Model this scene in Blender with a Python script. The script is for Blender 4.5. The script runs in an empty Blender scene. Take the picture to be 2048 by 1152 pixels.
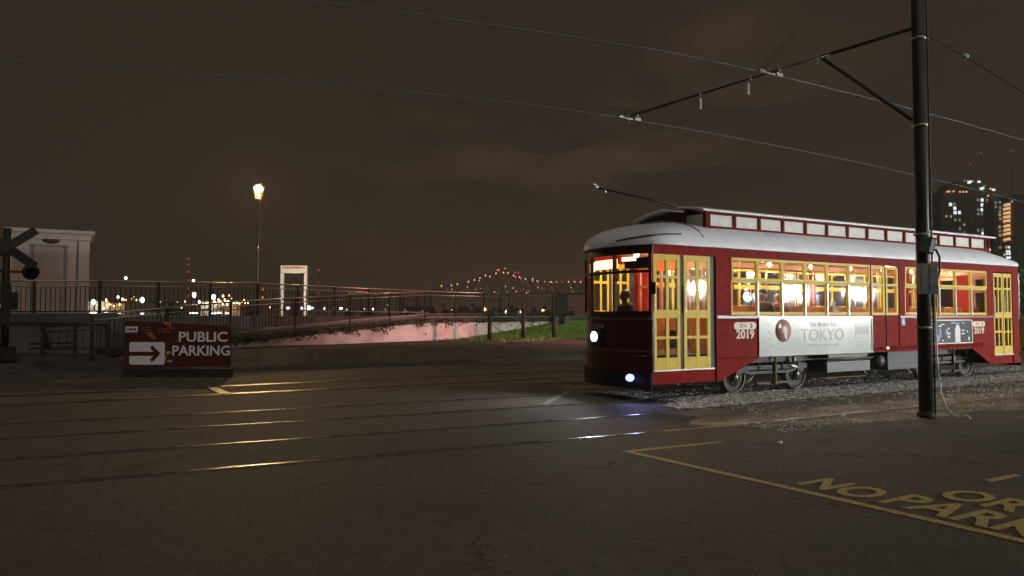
import bpy, bmesh, math, random
from mathutils import Vector, Matrix
random.seed(7)
R = math.radians
scene = bpy.context.scene
col = scene.collection

# ------------------------------------------------------------------ camera
F, CAMH, CX, CY = 1479.0, 1.6, 1024.0, 576.0
PITCH = math.atan(55 / F)
cam_d = bpy.data.cameras.new("camera"); cam = bpy.data.objects.new("camera", cam_d); col.objects.link(cam)
cam_d.sensor_width = 36; cam_d.lens = F / 2048 * 36; cam_d.clip_end = 6000; cam_d.clip_start = 0.05
cam.location = (0, 0, CAMH); cam.rotation_euler = (R(90) + PITCH, 0, 0)
scene.camera = cam

# ------------------------------------------------------------------ exposure / view
vs = scene.view_settings
vs.view_transform = 'Standard'; vs.look = 'None'; vs.gamma = 1; vs.exposure = 0
vs.use_curve_mapping = False
scene.cycles.sample_clamp_indirect = 4.0
scene.cycles.max_bounces = 6
scene.cycles.transparent_max_bounces = 24
scene.cycles.caustics_reflective = False
scene.cycles.caustics_refractive = False

# ------------------------------------------------------------------ world: overcast city night sky
w = bpy.data.worlds.new("World"); scene.world = w; w.use_nodes = True
nt = w.node_tree; nt.nodes.clear()
N = nt.nodes.new; L = nt.links.new
out = N('ShaderNodeOutputWorld'); bg = N('ShaderNodeBackground'); tc = N('ShaderNodeTexCoord')
mp = N('ShaderNodeMapping'); mp.inputs['Scale'].default_value = (1.0, 1.0, 3.2)
no = N('ShaderNodeTexNoise'); no.inputs['Scale'].default_value = 2.6; no.inputs['Detail'].default_value = 7; no.inputs['Roughness'].default_value = 0.56
L(tc.outputs['Generated'], mp.inputs['Vector']); L(mp.outputs['Vector'], no.inputs['Vector'])
cr = N('ShaderNodeMapRange'); cr.inputs['From Min'].default_value = 0.50; cr.inputs['From Max'].default_value = 0.78
L(no.outputs['Fac'], cr.inputs['Value'])
# glow of the city beyond the bridge: a broad lobe round one compass direction
dt = N('ShaderNodeVectorMath'); dt.operation = 'DOT_PRODUCT'; L(tc.outputs['Generated'], dt.inputs[0])
gd = Vector((0.12, 1.0, 0.10)).normalized(); dt.inputs[1].default_value = gd
lb = N('ShaderNodeMapRange'); lb.interpolation_type = 'SMOOTHSTEP'
lb.inputs['From Min'].default_value = 0.90; lb.inputs['From Max'].default_value = 1.0; L(dt.outputs['Value'], lb.inputs['Value'])
cm = N('ShaderNodeMath'); cm.operation = 'MULTIPLY'; L(cr.outputs['Result'], cm.inputs[0]); L(lb.outputs['Result'], cm.inputs[1])
# low horizon glow
sx = N('ShaderNodeSeparateXYZ'); L(tc.outputs['Generated'], sx.inputs[0])
hz = N('ShaderNodeMapRange'); hz.interpolation_type = 'SMOOTHSTEP'
hz.inputs['From Min'].default_value = 0.20; hz.inputs['From Max'].default_value = -0.02; L(sx.outputs['Z'], hz.inputs['Value'])
hm = N('ShaderNodeMath'); hm.operation = 'MULTIPLY'; L(hz.outputs['Result'], hm.inputs[0]); L(lb.outputs['Result'], hm.inputs[1])
ad = N('ShaderNodeMix'); ad.data_type = 'RGBA'; ad.inputs['A'].default_value = (0.0252, 0.0172, 0.0114, 1); ad.inputs['B'].default_value = (0.105, 0.064, 0.046, 1)
L(cm.outputs[0], ad.inputs['Factor'])
ad2 = N('ShaderNodeMix'); ad2.data_type = 'RGBA'; ad2.inputs['B'].default_value = (0.068, 0.041, 0.025, 1)
L(ad.outputs['Result'], ad2.inputs['A']); L(hm.outputs[0], ad2.inputs['Factor'])
L(ad2.outputs['Result'], bg.inputs['Color']); bg.inputs['Strength'].default_value = 1.0
L(bg.outputs[0], out.inputs[0])

# added wide soft sun as fill for the sky glow, from behind the camera
sun_d = bpy.data.lights.new("fill_sun", 'SUN'); sun = bpy.data.objects.new("fill_sun", sun_d); col.objects.link(sun)
sun_d.energy = 0.56; sun_d.angle = R(60); sun_d.color = (1.0, 0.90, 0.80)
sun.rotation_euler = Vector((0.30, -0.80, 0.95)).to_track_quat('Z', 'Y').to_euler()

# ------------------------------------------------------------------ coordinate helpers
TH = R(60)
def rt(s, D, z=0.0):                       # rail frame (along, away, up) -> world
    return Vector((s * math.sin(TH) - D * math.cos(TH), s * math.cos(TH) + D * math.sin(TH), z))
def at(x, y, Y):                           # photo pixel at forward distance Y -> world point
    a, b = (x - CX) / F, -(y - CY) / F
    cp, sp = math.cos(PITCH), math.sin(PITCH)
    r = Vector((a, cp - b * sp, sp + b * cp)); t = Y / r.y
    return Vector((r.x * t, Y, CAMH + r.z * t))

# ------------------------------------------------------------------ materials
MATS = {}
def mat(name, color, rough=0.6, metal=0.0, spec=0.5, noise=0.0, nscale=6.0, bump=0.0, bscale=40.0, emit=None, estr=0.0, coat=0.0, c2=None):
    if name in MATS: return MATS[name]
    m = bpy.data.materials.new(name); m.use_nodes = True; t = m.node_tree
    p = t.nodes['Principled BSDF']
    p.inputs['Base Color'].default_value = (*color, 1); p.inputs['Roughness'].default_value = rough
    p.inputs['Metallic'].default_value = metal; p.inputs['Specular IOR Level'].default_value = spec
    p.inputs['Coat Weight'].default_value = coat
    tcn = t.nodes.new('ShaderNodeTexCoord')
    if noise > 0 or c2:
        n = t.nodes.new('ShaderNodeTexNoise'); n.inputs['Scale'].default_value = nscale; n.inputs['Detail'].default_value = 8
        t.links.new(tcn.outputs['Object'], n.inputs['Vector'])
        mr = t.nodes.new('ShaderNodeMapRange'); mr.inputs['From Min'].default_value = .3; mr.inputs['From Max'].default_value = .7
        t.links.new(n.outputs['Fac'], mr.inputs['Value'])
        mx = t.nodes.new('ShaderNodeMix'); mx.data_type = 'RGBA'
        mx.inputs['A'].default_value = (*[c * (1 - noise) for c in color], 1)
        mx.inputs['B'].default_value = (*(c2 if c2 else [min(1, c * (1 + noise)) for c in color]), 1)
        t.links.new(mr.outputs['Result'], mx.inputs['Factor']); t.links.new(mx.outputs['Result'], p.inputs['Base Color'])
        rr = t.nodes.new('ShaderNodeMapRange'); rr.inputs['To Min'].default_value = rough * .8; rr.inputs['To Max'].default_value = min(1, rough * 1.2)
        t.links.new(n.outputs['Fac'], rr.inputs['Value']); t.links.new(rr.outputs['Result'], p.inputs['Roughness'])
    if bump > 0:
        b = t.nodes.new('ShaderNodeBump'); b.inputs['Strength'].default_value = bump; b.inputs['Distance'].default_value = .01
        n2 = t.nodes.new('ShaderNodeTexNoise'); n2.inputs['Scale'].default_value = bscale; n2.inputs['Detail'].default_value = 4
        t.links.new(tcn.outputs['Object'], n2.inputs['Vector']); t.links.new(n2.outputs['Fac'], b.inputs['Height'])
        t.links.new(b.outputs['Normal'], p.inputs['Normal'])
    if emit:
        p.inputs['Emission Color'].default_value = (*emit, 1); p.inputs['Emission Strength'].default_value = estr
    MATS[name] = m; return m

red = mat('red_paint', (.235, .008, .004), .5, spec=.035, noise=.30, nscale=7, bump=.10, bscale=14)
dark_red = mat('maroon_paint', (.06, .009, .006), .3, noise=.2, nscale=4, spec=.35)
yellow = mat('yellow_paint', (.70, .51, .035), .45, spec=.2, noise=.08, nscale=9)
roofw = mat('roof_paint', (.74, .78, .86), .42, noise=.10, nscale=1.6, bump=.15, bscale=8)
clere = mat('painted_glass', (.55, .56, .52), .5, noise=.12, nscale=5)
black = mat('black_paint', (.022, .019, .016), .5, spec=.25, noise=.3, nscale=5)
iron = mat('dark_iron', (.034, .028, .022), .65, spec=.25, noise=.35, nscale=8)
dsteel = mat('grey_box_paint', (.075, .085, .10), .5, noise=.35, nscale=9, bump=.2)
wheelf = mat('worn_wheel_face', (.032, .034, .038), .55, spec=.3, noise=.35, nscale=12)
wheelr = mat('worn_wheel_rim', (.17, .14, .08), .5, metal=.3, noise=.35)
railm = mat('polished_rail', (.26, .235, .205), .28, metal=1.0, noise=.25, nscale=3)
mat('bright_rail', (.50, .45, .38), .30, metal=1.0, noise=.2, nscale=3)
mat('rail_side', (.075, .062, .05), .6, noise=.3, nscale=6)
rust = mat('rusty_rail', (.15, .095, .04), .8, noise=.4, nscale=20)
wood = mat('varnished_wood', (.42, .15, .055), .45, noise=.25, nscale=5)
ceilm = mat('cream_ceiling', (.58, .50, .38), .6)
floorm = mat('tram_floor', (.10, .07, .05), .7)
curtain = mat('red_curtain', (.48, .03, .02), .8)
white = mat('white_paint', (.72, .73, .72), .5)
cream_let = mat('cream_lettering', (.68, .58, .42), .45)
lettering = mat('white_lettering', (.90, .90, .95), .6)
grey_let = mat('grey_lettering', (.20, .215, .22), .5)
red_let = mat('red_lettering', (.35, .02, .02), .5)
mirror = mat('mirror_steel', (.7, .7, .72), .12, metal=1.0)
zinc = mat('galvanised_steel', (.34, .33, .30), .45, metal=.6, noise=.2)
polem = mat('dark_green_pole', (.022, .026, .018), .45, spec=.3, noise=.3, nscale=2)
concrete = mat('wall_concrete', (.52, .46, .42), .85, noise=.22, nscale=1.8, bump=.3, bscale=25)
oldconc = mat('old_concrete', (.11, .10, .092), .9, noise=.28, nscale=1.2, bump=.3)
earth = mat('earth_bank', (.058, .05, .041), .95, noise=.4, nscale=2.5, bump=.6, bscale=10)
railg = mat('railing_paint', (.045, .04, .032), .45, noise=.2)
raill = mat('railing_handrail', (.42, .36, .26), .36, metal=.8)
stucco = mat('pale_stucco', (.33, .31, .295), .85, noise=.10, nscale=1.0, bump=.2)
stuccod = mat('stucco_trim', (.17, .155, .145), .85)
leafd = mat('dark_leaf', (.035, .045, .018), .7, noise=.4)
grassm = mat('grass_green', (.17, .32, .04), .6, noise=.4, nscale=3)
treefar = mat('far_foliage', (.05, .05, .03), .9)
farwall = mat('far_wall', (.16, .14, .12), .9, noise=.2, nscale=.1)
skin = mat('skin', (.45, .25, .17), .6)
hairm = mat('dark_hair', (.012, .008, .006), .6)
cloth_d = mat('dark_cloth', (.035, .03, .03), .9)
cloth_o = mat('olive_cloth', (.10, .075, .05), .9)
cloth_r = mat('rust_cloth', (.30, .10, .06), .9)
beige = mat('white_plastic', (.75, .73, .70), .6)

def emi(name, c, s):
    return mat(name, (0, 0, 0), .5, emit=c, estr=s)
e_warm = emi('lamp_warm', (1, .50, .20), 9); e_white = emi('lamp_white', (.95, .95, 1), 9); e_red = emi('lamp_red', (1, .06, .04), 1.3)
e_orange = emi('lamp_orange', (1, .42, .15), 8); e_cool = emi('lamp_cool', (.75, .85, 1), 4); e_dim = emi('lamp_dim', (1, .6, .28), 1.3)
e_sign = emi('lit_roller_sign', (1, .72, .42), 2.6); e_ceil = emi('ceiling_lamp', (1, .70, .40), 9)
e_head = emi('headlight_glass', (.93, .96, 1), 14); e_blue = emi('marker_glass', (.20, .25, 1), 4)

# asphalt --------------------------------------------------------------
def asphalt_mat():
    m = bpy.data.materials.new('asphalt'); m.use_nodes = True; t = m.node_tree; p = t.nodes['Principled BSDF']
    tcn = t.nodes.new('ShaderNodeTexCoord'); ln = t.links.new; nn = t.nodes.new
    def noise(sc, det):
        n = nn('ShaderNodeTexNoise'); n.inputs['Scale'].default_value = sc; n.inputs['Detail'].default_value = det; ln(tcn.outputs['Object'], n.inputs['Vector']); return n
    fine, big, mid = noise(90, 4), noise(.35, 6), noise(7, 5)
    vor = nn('ShaderNodeTexVoronoi'); vor.inputs['Scale'].default_value = 62; ln(tcn.outputs['Object'], vor.inputs['Vector'])
    def mrange(src, a, b, c, d):
        q_ = nn('ShaderNodeMapRange'); 
        for k, v_ in zip(('From Min', 'From Max', 'To Min', 'To Max'), (a, b, c, d)): q_.inputs[k].default_value = v_
        ln(src, q_.inputs['Value']); return q_.outputs['Result']
    def mul(a, b):
        q_ = nn('ShaderNodeMath'); q_.operation = 'MULTIPLY'; ln(a, q_.inputs[0]); ln(b, q_.inputs[1]); return q_.outputs[0]
    base = nn('ShaderNodeMix'); base.data_type = 'RGBA'; base.inputs['A'].default_value = (.062, .052, .042, 1); base.inputs['B'].default_value = (.135, .115, .098, 1)
    ln(mrange(fine.outputs['Fac'], .36, .66, 0, 1), base.inputs['Factor'])
    sc_ = mul(mrange(big.outputs['Fac'], .3, .7, .74, 1.22), mrange(mid.outputs['Fac'], .3, .7, .86, 1.14))
    vm = nn('ShaderNodeVectorMath'); vm.operation = 'SCALE'; ln(base.outputs['Result'], vm.inputs[0]); ln(sc_, vm.inputs['Scale'])
    sep = nn('ShaderNodeSeparateColor'); ln(vor.outputs['Color'], sep.inputs[0])
    spk = mul(mrange(sep.outputs[0], .90, .97, 0, 1), mrange(vor.outputs['Distance'], .10, .38, 1, 0))
    mx = nn('ShaderNodeMix'); mx.data_type = 'RGBA'; ln(spk, mx.inputs['Factor']); ln(vm.outputs['Vector'], mx.inputs['A']); mx.inputs['B'].default_value = (.55, .52, .50, 1)
    dst = nn('ShaderNodeVectorMath'); dst.operation = 'SCALE'; ln(mid.outputs['Color'], dst.inputs[0]); dst.inputs['Scale'].default_value = .55
    adv = nn('ShaderNodeVectorMath'); ln(tcn.outputs['Object'], adv.inputs[0]); ln(dst.outputs['Vector'], adv.inputs[1])
    ck = nn('ShaderNodeTexVoronoi'); ck.feature = 'DISTANCE_TO_EDGE'; ck.inputs['Scale'].default_value = .42; ln(adv.outputs['Vector'], ck.inputs['Vector'])
    ckm = mul(mrange(ck.outputs['Distance'], .004, .012, 1, 0), mrange(big.outputs['Fac'], .48, .60, 0, .75))
    st = noise(1.1, 3); stm = mrange(st.outputs['Fac'], .62, .72, 0, .45)
    m2 = nn('ShaderNodeMix'); m2.data_type = 'RGBA'; ln(ckm, m2.inputs['Factor']); ln(mx.outputs['Result'], m2.inputs['A']); m2.inputs['B'].default_value = (.016, .014, .012, 1)
    m3 = nn('ShaderNodeMix'); m3.data_type = 'RGBA'; ln(stm, m3.inputs['Factor']); ln(m2.outputs['Result'], m3.inputs['A']); m3.inputs['B'].default_value = (.04, .034, .028, 1)
    ln(m3.outputs['Result'], p.inputs['Base Color'])
    ln(mrange(big.outputs['Fac'], 0, 1, .62, .92), p.inputs['Roughness']); p.inputs['Specular IOR Level'].default_value = .22
    b = nn('ShaderNodeBump'); b.inputs['Strength'].default_value = .45; b.inputs['Distance'].default_value = .004
    ln(fine.outputs['Fac'], b.inputs['Height']); ln(b.outputs['Normal'], p.inputs['Normal'])
    MATS['asphalt'] = m; return m
asphalt = asphalt_mat()

def worn(name, color, base, scale=22, lo=.44, hi=.54):
    m = bpy.data.materials.new(name); m.use_nodes = True; t = m.node_tree; p = t.nodes['Principled BSDF']
    tcn = t.nodes.new('ShaderNodeTexCoord'); n = t.nodes.new('ShaderNodeTexNoise'); n.inputs['Scale'].default_value = scale; n.inputs['Detail'].default_value = 8
    t.links.new(tcn.outputs['Object'], n.inputs['Vector'])
    mr = t.nodes.new('ShaderNodeMapRange'); mr.inputs['From Min'].default_value = lo; mr.inputs['From Max'].default_value = hi
    t.links.new(n.outputs['Fac'], mr.inputs['Value'])
    mx = t.nodes.new('ShaderNodeMix'); mx.data_type = 'RGBA'; mx.inputs['A'].default_value = (*base, 1); mx.inputs['B'].default_value = (*color, 1)
    t.links.new(mr.outputs['Result'], mx.inputs['Factor']); t.links.new(mx.outputs['Result'], p.inputs['Base Color']); p.inputs['Roughness'].default_value = .7
    MATS[name] = m; return m
road_yellow = worn('worn_yellow_road_paint', (.62, .47, .11), (.14, .115, .07), scale=70, lo=.45, hi=.52)
road_white = worn('worn_pale_road_paint', (.34, .31, .27), (.11, .10, .09), lo=.42, hi=.62)
dirt = worn('dusty_ground', (.30, .235, .17), (.11, .09, .068), scale=2.2, lo=.42, hi=.62)
stone = worn('ballast_stone', (.85, .86, .86), (.26, .25, .25), scale=11, lo=.42, hi=.62)

def glass_mat(name, tint=(1, 1, 1), gl=.5, rough=.03, bump=0.0):
    m = bpy.data.materials.new(name); m.use_nodes = True; t = m.node_tree; t.nodes.clear(); n = t.nodes.new
    o = n('ShaderNodeOutputMaterial'); tr = n('ShaderNodeBsdfTransparent'); g = n('ShaderNodeBsdfGlossy'); mx = n('ShaderNodeMixShader'); ge = n('ShaderNodeNewGeometry')
    tr.inputs[0].default_value = (*tint, 1); g.inputs['Roughness'].default_value = rough
    nd = n('ShaderNodeVectorMath'); nd.operation = 'DOT_PRODUCT'; k = t.links.new; k(ge.outputs['Incoming'], nd.inputs[0]); k(ge.outputs['Normal'], nd.inputs[1])
    def mth(op, a, b=None):
        q_ = n('ShaderNodeMath'); q_.operation = op
        for i_, v_ in enumerate((a, b)):
            if v_ is None: continue
            if isinstance(v_, (int, float)): q_.inputs[i_].default_value = v_
            else: k(v_, q_.inputs[i_])
        return q_.outputs[0]
    c_ = mth('ABSOLUTE', nd.outputs['Value']); f_ = mth('POWER', mth('SUBTRACT', 1.0, c_), 5.0)     # thin pane: same reflection from both sides
    f_ = mth('ADD', mth('MULTIPLY', f_, .95), .05 * gl * 2); k(f_, mx.inputs[0]); k(tr.outputs[0], mx.inputs[1]); k(g.outputs[0], mx.inputs[2]); k(mx.outputs[0], o.inputs[0])
    if bump:
        tcn = n('ShaderNodeTexCoord'); nn = n('ShaderNodeTexNoise'); nn.inputs['Scale'].default_value = 2.5; b = n('ShaderNodeBump'); b.inputs['Strength'].default_value = bump; b.inputs['Distance'].default_value = .02
        k(tcn.outputs['Object'], nn.inputs['Vector']); k(nn.outputs['Fac'], b.inputs['Height']); k(b.outputs[0], g.inputs['Normal'])
    MATS[name] = m; return m
glass = glass_mat('window_glass', (.86, .88, .88), .7, .035, .13)
lampglass = glass_mat('lantern_glass', (.95, .9, .8), .4, .1)

# ------------------------------------------------------------------ mesh helpers
class MB:
    def __init__(self): self.v = []; self.f = []; self.sm = []
    def add(self, vs_, fs, smooth=False):
        o = len(self.v); self.v += [tuple(v) for v in vs_]
        for f in fs: self.f.append([i + o for i in f]); self.sm.append(smooth)
        return self
    def box(self, x0, x1, y0, y1, z0, z1, M=None):
        vs_ = [Vector(p) for p in ((x0, y0, z0), (x1, y0, z0), (x1, y1, z0), (x0, y1, z0), (x0, y0, z1), (x1, y0, z1), (x1, y1, z1), (x0, y1, z1))]
        if M: vs_ = [M @ v for v in vs_]
        return self.add(vs_, [(0, 3, 2, 1), (4, 5, 6, 7), (0, 1, 5, 4), (1, 2, 6, 5), (2, 3, 7, 6), (3, 0, 4, 7)])
    def bar(self, a, b, wd, ht=None, up=(0, 0, 1)):
        a = Vector(a); b = Vector(b); ht = ht or wd; d = (b - a); ln = d.length; d.normalize(); u = Vector(up)
        if abs(d.dot(u)) > .98: u = Vector((0, 1, 0))
        s = d.cross(u).normalized(); u = s.cross(d)
        M = Matrix((( *(s), 0), (*(d), 0), (*(u), 0), (0, 0, 0, 1))).transposed(); M.translation = a
        return self.box(-wd / 2, wd / 2, 0, ln, -ht / 2, ht / 2, M)
    def tube(self, pts, r, n=8, cap=True):
        pts = [Vector(p) for p in pts]; rs = r if isinstance(r, (list, tuple)) else [r] * len(pts)
        vs_ = []; prev = None
        for i, p in enumerate(pts):
            d = (pts[min(i + 1, len(pts) - 1)] - pts[max(i - 1, 0)]).normalized()
            u = Vector((0, 0, 1)) if abs(d.z) < .9 else Vector((1, 0, 0))
            if prev is not None: u = prev
            s = d.cross(u).normalized(); u2 = s.cross(d).normalized(); prev = u2
            for k in range(n):
                a = 2 * math.pi * k / n; vs_.append(p + (s * math.cos(a) + u2 * math.sin(a)) * rs[i])
        fs = []
        for i in range(len(pts) - 1):
            for k in range(n): fs.append((i * n + k, i * n + (k + 1) % n, (i + 1) * n + (k + 1) % n, (i + 1) * n + k))
        if cap: fs.append(list(range(n))[::-1]); fs.append([(len(pts) - 1) * n + k for k in range(n)])
        return self.add(vs_, fs, True)
    def lathe(self, prof, n=20, M=None, cap=True):
        vs_ = []
        for r, z in prof:
            for k in range(n):
                a = 2 * math.pi * k / n; v = Vector((r * math.cos(a), r * math.sin(a), z)); vs_.append(M @ v if M else v)
        fs = []
        for i in range(len(prof) - 1):
            for k in range(n): fs.append((i * n + k, i * n + (k + 1) % n, (i + 1) * n + (k + 1) % n, (i + 1) * n + k))
        if cap: fs.append(list(range(n))[::-1]); fs.append([(len(prof) - 1) * n + k for k in range(n)])
        return self.add(vs_, fs, True)
    def ball(self, c, r, n=10, m=6, sq=(1, 1, 1)):
        c = Vector(c); prof = [(max(1e-4, math.sin(math.pi * i / m)) * r, -math.cos(math.pi * i / m) * r) for i in range(m + 1)]
        return self.lathe(prof, n, Matrix.Translation(c) @ Matrix.Diagonal((*sq, 1)))
    def prism(self, poly, axis, a0, a1):            # poly in the two other axes
        def p3(p, a): return {'x': (a, p[0], p[1]), 'y': (p[0], a, p[1]), 'z': (p[0], p[1], a)}[axis]
        n = len(poly); vs_ = [p3(p, a0) for p in poly] + [p3(p, a1) for p in poly]
        fs = [list(range(n)), list(range(n, 2 * n))[::-1]] + [(i, (i + 1) % n, n + (i + 1) % n, n + i) for i in range(n)]
        return self.add(vs_, fs)
    def each(self, name, m, parent=None):            # every box of this builder as a part of its own
        out_ = []
        for k in range(0, len(self.v), 8): out_.append(MB().add(self.v[k:k + 8], [(0, 3, 2, 1), (4, 5, 6, 7), (0, 1, 5, 4), (1, 2, 6, 5), (2, 3, 7, 6), (3, 0, 4, 7)]).build(name, m, parent))
        return out_
    def build(self, name, m, parent=None, bevel=0.0, loc=None, rot=None):
        me = bpy.data.meshes.new(name); me.from_pydata(self.v, [], self.f); me.update()
        for p, s in zip(me.polygons, self.sm): p.use_smooth = s
        me.materials.append(m); bm = bmesh.new(); bm.from_mesh(me); bmesh.ops.recalc_face_normals(bm, faces=bm.faces); bm.to_mesh(me); bm.free()
        o = bpy.data.objects.new(name, me); col.objects.link(o)
        if parent: o.parent = parent
        if loc is not None: o.location = loc
        if rot is not None: o.rotation_euler = rot
        if bevel:
            b = o.modifiers.new('bevel', 'BEVEL'); b.width = bevel; b.segments = 2; b.limit_method = 'ANGLE'
        return o
def tag(o, label=None, cat=None, group=None, kind=None):
    if label: o['label'] = label
    if cat: o['category'] = cat
    if group: o['group'] = group
    if kind: o['kind'] = kind
    return o
def empty(name, loc=(0, 0, 0), rz=0, label=None, cat=None, group=None):
    o = bpy.data.objects.new(name, None); col.objects.link(o); o.location = loc; o.rotation_euler = (0, 0, rz)
    o.empty_display_size = .2
    return tag(o, label, cat, group)
def children(o): return [c for c in col.objects if c.parent == o]
def copy_tree(o, parent=None):
    c = o.copy(); col.objects.link(c); c.parent = parent
    for ch in children(o): copy_tree(ch, c)
    return c
def text(name, s, size, m, parent, M, sx=1.0, bold=0.0, depth=.004, align='CENTER'):
    cu = bpy.data.curves.new(name, 'FONT'); cu.body = s; cu.size = size; cu.align_x = align; cu.align_y = 'CENTER'
    cu.offset = bold; cu.extrude = depth; cu.resolution_u = 3
    t = bpy.data.objects.new(name, cu); col.objects.link(t)
    me = bpy.data.meshes.new_from_object(t.evaluated_get(bpy.context.evaluated_depsgraph_get()))
    bpy.data.objects.remove(t); me.name = name; me.materials.clear(); me.materials.append(m)
    o = bpy.data.objects.new(name, me); col.objects.link(o); o.parent = parent
    o.matrix_local = M @ Matrix.Diagonal((sx, 1, 1, 1)); return o
def light(name, kind, loc, energy, color, parent=None, size=.1, spot=None, blend=.5, aim=None):
    d = bpy.data.lights.new(name, kind); d.energy = energy; d.color = color
    if kind == 'SPOT': d.spot_size = R(spot); d.spot_blend = blend
    if kind != 'SUN': d.shadow_soft_size = size
    o = bpy.data.objects.new(name, d); col.objects.link(o); o.location = loc
    if parent: o.parent = parent
    if aim is not None: o.rotation_euler = Vector(aim).to_track_quat('-Z', 'Y').to_euler()
    return o

# ================================================================== GROUND
g = MB().box(-220, 220, -60, 120, -.6, 0).build('ground', asphalt); tag(g, kind='structure')
tag(MB().box(-2600, 2600, 121, 890, -4.2, -3.0).build('river', mat('river_water', (.012, .012, .012), .12, spec=.6, bump=.6, bscale=.5)), kind='structure')
tag(MB().box(-3200, 3200, 890, 3400, -4, -1.5).build('far_bank', mat('far_bank_soil', (.08, .065, .05), .95)), kind='structure')
tag(MB().box(-600, 600, 120, 121, -4, 0.1).build('river_edge', oldconc), kind='structure')

RF = R(30)   # rail frame rotation
def drift(s): return .075 * max(0.0, 8 - s) - .0 if s < 8 else 0.0
def rail_path(D, s0=-22, s1=60, step=2.0):
    pts = []; s = s0
    while s <= s1 + .01: pts.append((s, D + drift(s))); s += step
    return pts
def strip(name, path, w0, w1, z, m, parent=None, thick=0.0):
    b = MB(); vs_ = []; fs = []
    for s, D in path: vs_ += [(s, D + w0, z), (s, D + w1, z)]
    for i in range(len(path) - 1): fs.append((2 * i, 2 * i + 2, 2 * i + 3, 2 * i + 1))
    if thick:
        n = len(vs_); vs_ += [(x, y, z - thick) for x, y, _ in vs_]
        for i in range(len(path) - 1):
            fs.append((2 * i, 2 * i + 2, n + 2 * i + 2, n + 2 * i)); fs.append((2 * i + 1, 2 * i + 3, n + 2 * i + 3, n + 2 * i + 1))
    return b.add(vs_, fs).build(name, m, parent)
def track(name, Ds, label, s_bal, dr=True, group='tram tracks', hw=.03):
    root = empty(name, (0, 0, 0), RF, label, 'track', group)
    for D in Ds:
        p = rail_path(D) if dr else [(s, D) for s in range(-40, 61, 4)]
        strip('rail', p, -.034, .034, .010, MATS['rail_side'], root, .03); strip('rail_head', p, -hw, hw, .0135, railm if dr else MATS['bright_rail'], root)
        pg = [q for q in p if q[0] <= s_bal + 2]
        strip('groove', pg, .036, .066, .006, black, root)
        strip('groove', pg, -.075, -.036, .005, MATS['rail_side'], root)
        # rail web visible in the ballast
        pb = [q for q in p if q[0] >= s_bal]
        if pb: strip('rail_web', pb, -.19, -.076, .0095, rust, root)
    return root
track('tram_track', (10.96 - .0, 12.52), 'pair of worn rails running under the red streetcar', 9)
track('tram_track', (7.75, 9.30), 'empty pair of rails nearest the camera in front of the streetcar', 8)
fr = track('railway_track', (15.95, 17.75), 'far pair of rails behind the streetcar shining under the street lamp', 80, False, 'railway track', .13)
# diagonal steel edge bar across the far rails
a = rt(2.41, 18.55); b2 = rt(2.5, 15.9)
bb = MB().bar((a.x, a.y, .012), (b2.x, b2.y, .012), .20, .022).build('drain_cover', MATS['bright_rail'])
tag(bb, 'shiny steel bar laid across between the far rails left of the lamp reflection', 'drain cover')

# ballast area right of the crossing
gr_root = None
def poly_sheet(name, pts, z, m):
    o = MB().add([(s, D, z) for s, D in pts], [list(range(len(pts)))]).build(name, m); o.rotation_euler = (0, 0, RF); return o
bed = poly_sheet('track_bed', [(9.2, 13.6), (8.9, 12), (9.5, 10.9), (8.7, 10.2), (8.15, 9.2), (8.4, 8.6), (60, 8.6), (60, 13.6)], .004, mat('ballast_bed', (.13, .12, .11), .95, noise=.4, nscale=12, bump=.8, bscale=30))
tag(bed, kind='structure')
random.seed(3)
edge = [(8.1, 8.5), (7.6, 8.1), (8.0, 7.6), (9.0, 7.3), (10, 7.0), (11.5, 6.75), (13, 6.9), (14.5, 6.4), (17, 6.6), (24, 6.4), (40, 6.2), (60, 6.2), (60, 8.6), (8.4, 8.6)]
tag(poly_sheet('dirt_verge', edge, .003, dirt), kind='structure')
def stones(n, s0, s1, D0, D1, r0, r1, zbase, dens=None):
    v = []; f = []
    ico = [(0, 0, 1), (.89, 0, .45), (.28, .85, .45), (-.72, .53, .45), (-.72, -.53, .45), (.28, -.85, .45)]
    for i in range(n):
        u = random.random() ** 1.5; s = s0 + (s1 - s0) * u; D = D0 + (D1 - D0) * random.random()
        if dens and not dens(s, D): continue
        r = random.uniform(r0, r1); a = random.random() * 6.28; o = len(v); sxr, syr, szr = r * random.uniform(.7, 1.4), r * random.uniform(.7, 1.3), r * random.uniform(.6, 1.2)
        for x, y, z in ico:
            x += random.uniform(-.25, .25); y += random.uniform(-.25, .25)
            X = (x * math.cos(a) - y * math.sin(a)) * sxr; Y = (x * math.sin(a) + y * math.cos(a)) * syr
            v.append((s + X, D + Y, zbase + z * szr))
        for k in range(5): f.append((o, o + 1 + k, o + 1 + (k + 1) % 5))
        o2 = len(v); v.append((s, D, zbase - r * .3))
        for k in range(5): f.append((o2, o + 1 + (k + 1) % 5, o + 1 + k))
    return v, f
v1, f1 = stones(15000, 8.6, 30, 9.42, 10.82, .014, .034, .012, lambda s, D: s > 9.35 - .55 * (D < 10.1) + random.uniform(-.1, .4))
v2, f2 = stones(5000, 9.2, 30, 11.1, 12.4, .014, .032, .012)
v3, f3 = stones(3200, 9.5, 30, 7.85, 9.2, .010, .024, .008, lambda s, D: s > 14 or random.random() < .25)
v4, f4 = stones(900, 8.3, 24, 6.9, 7.65, .008, .020, .006)
b = MB(); b.add(v1, f1); b.add(v2, f2); b.add(v3, f3); b.add(v4, f4)
o = b.build('gravel', stone); o.rotation_euler = (0, 0, RF); tag(o, 'pale crushed stone ballast between the rails', 'gravel', kind='stuff')

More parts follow.
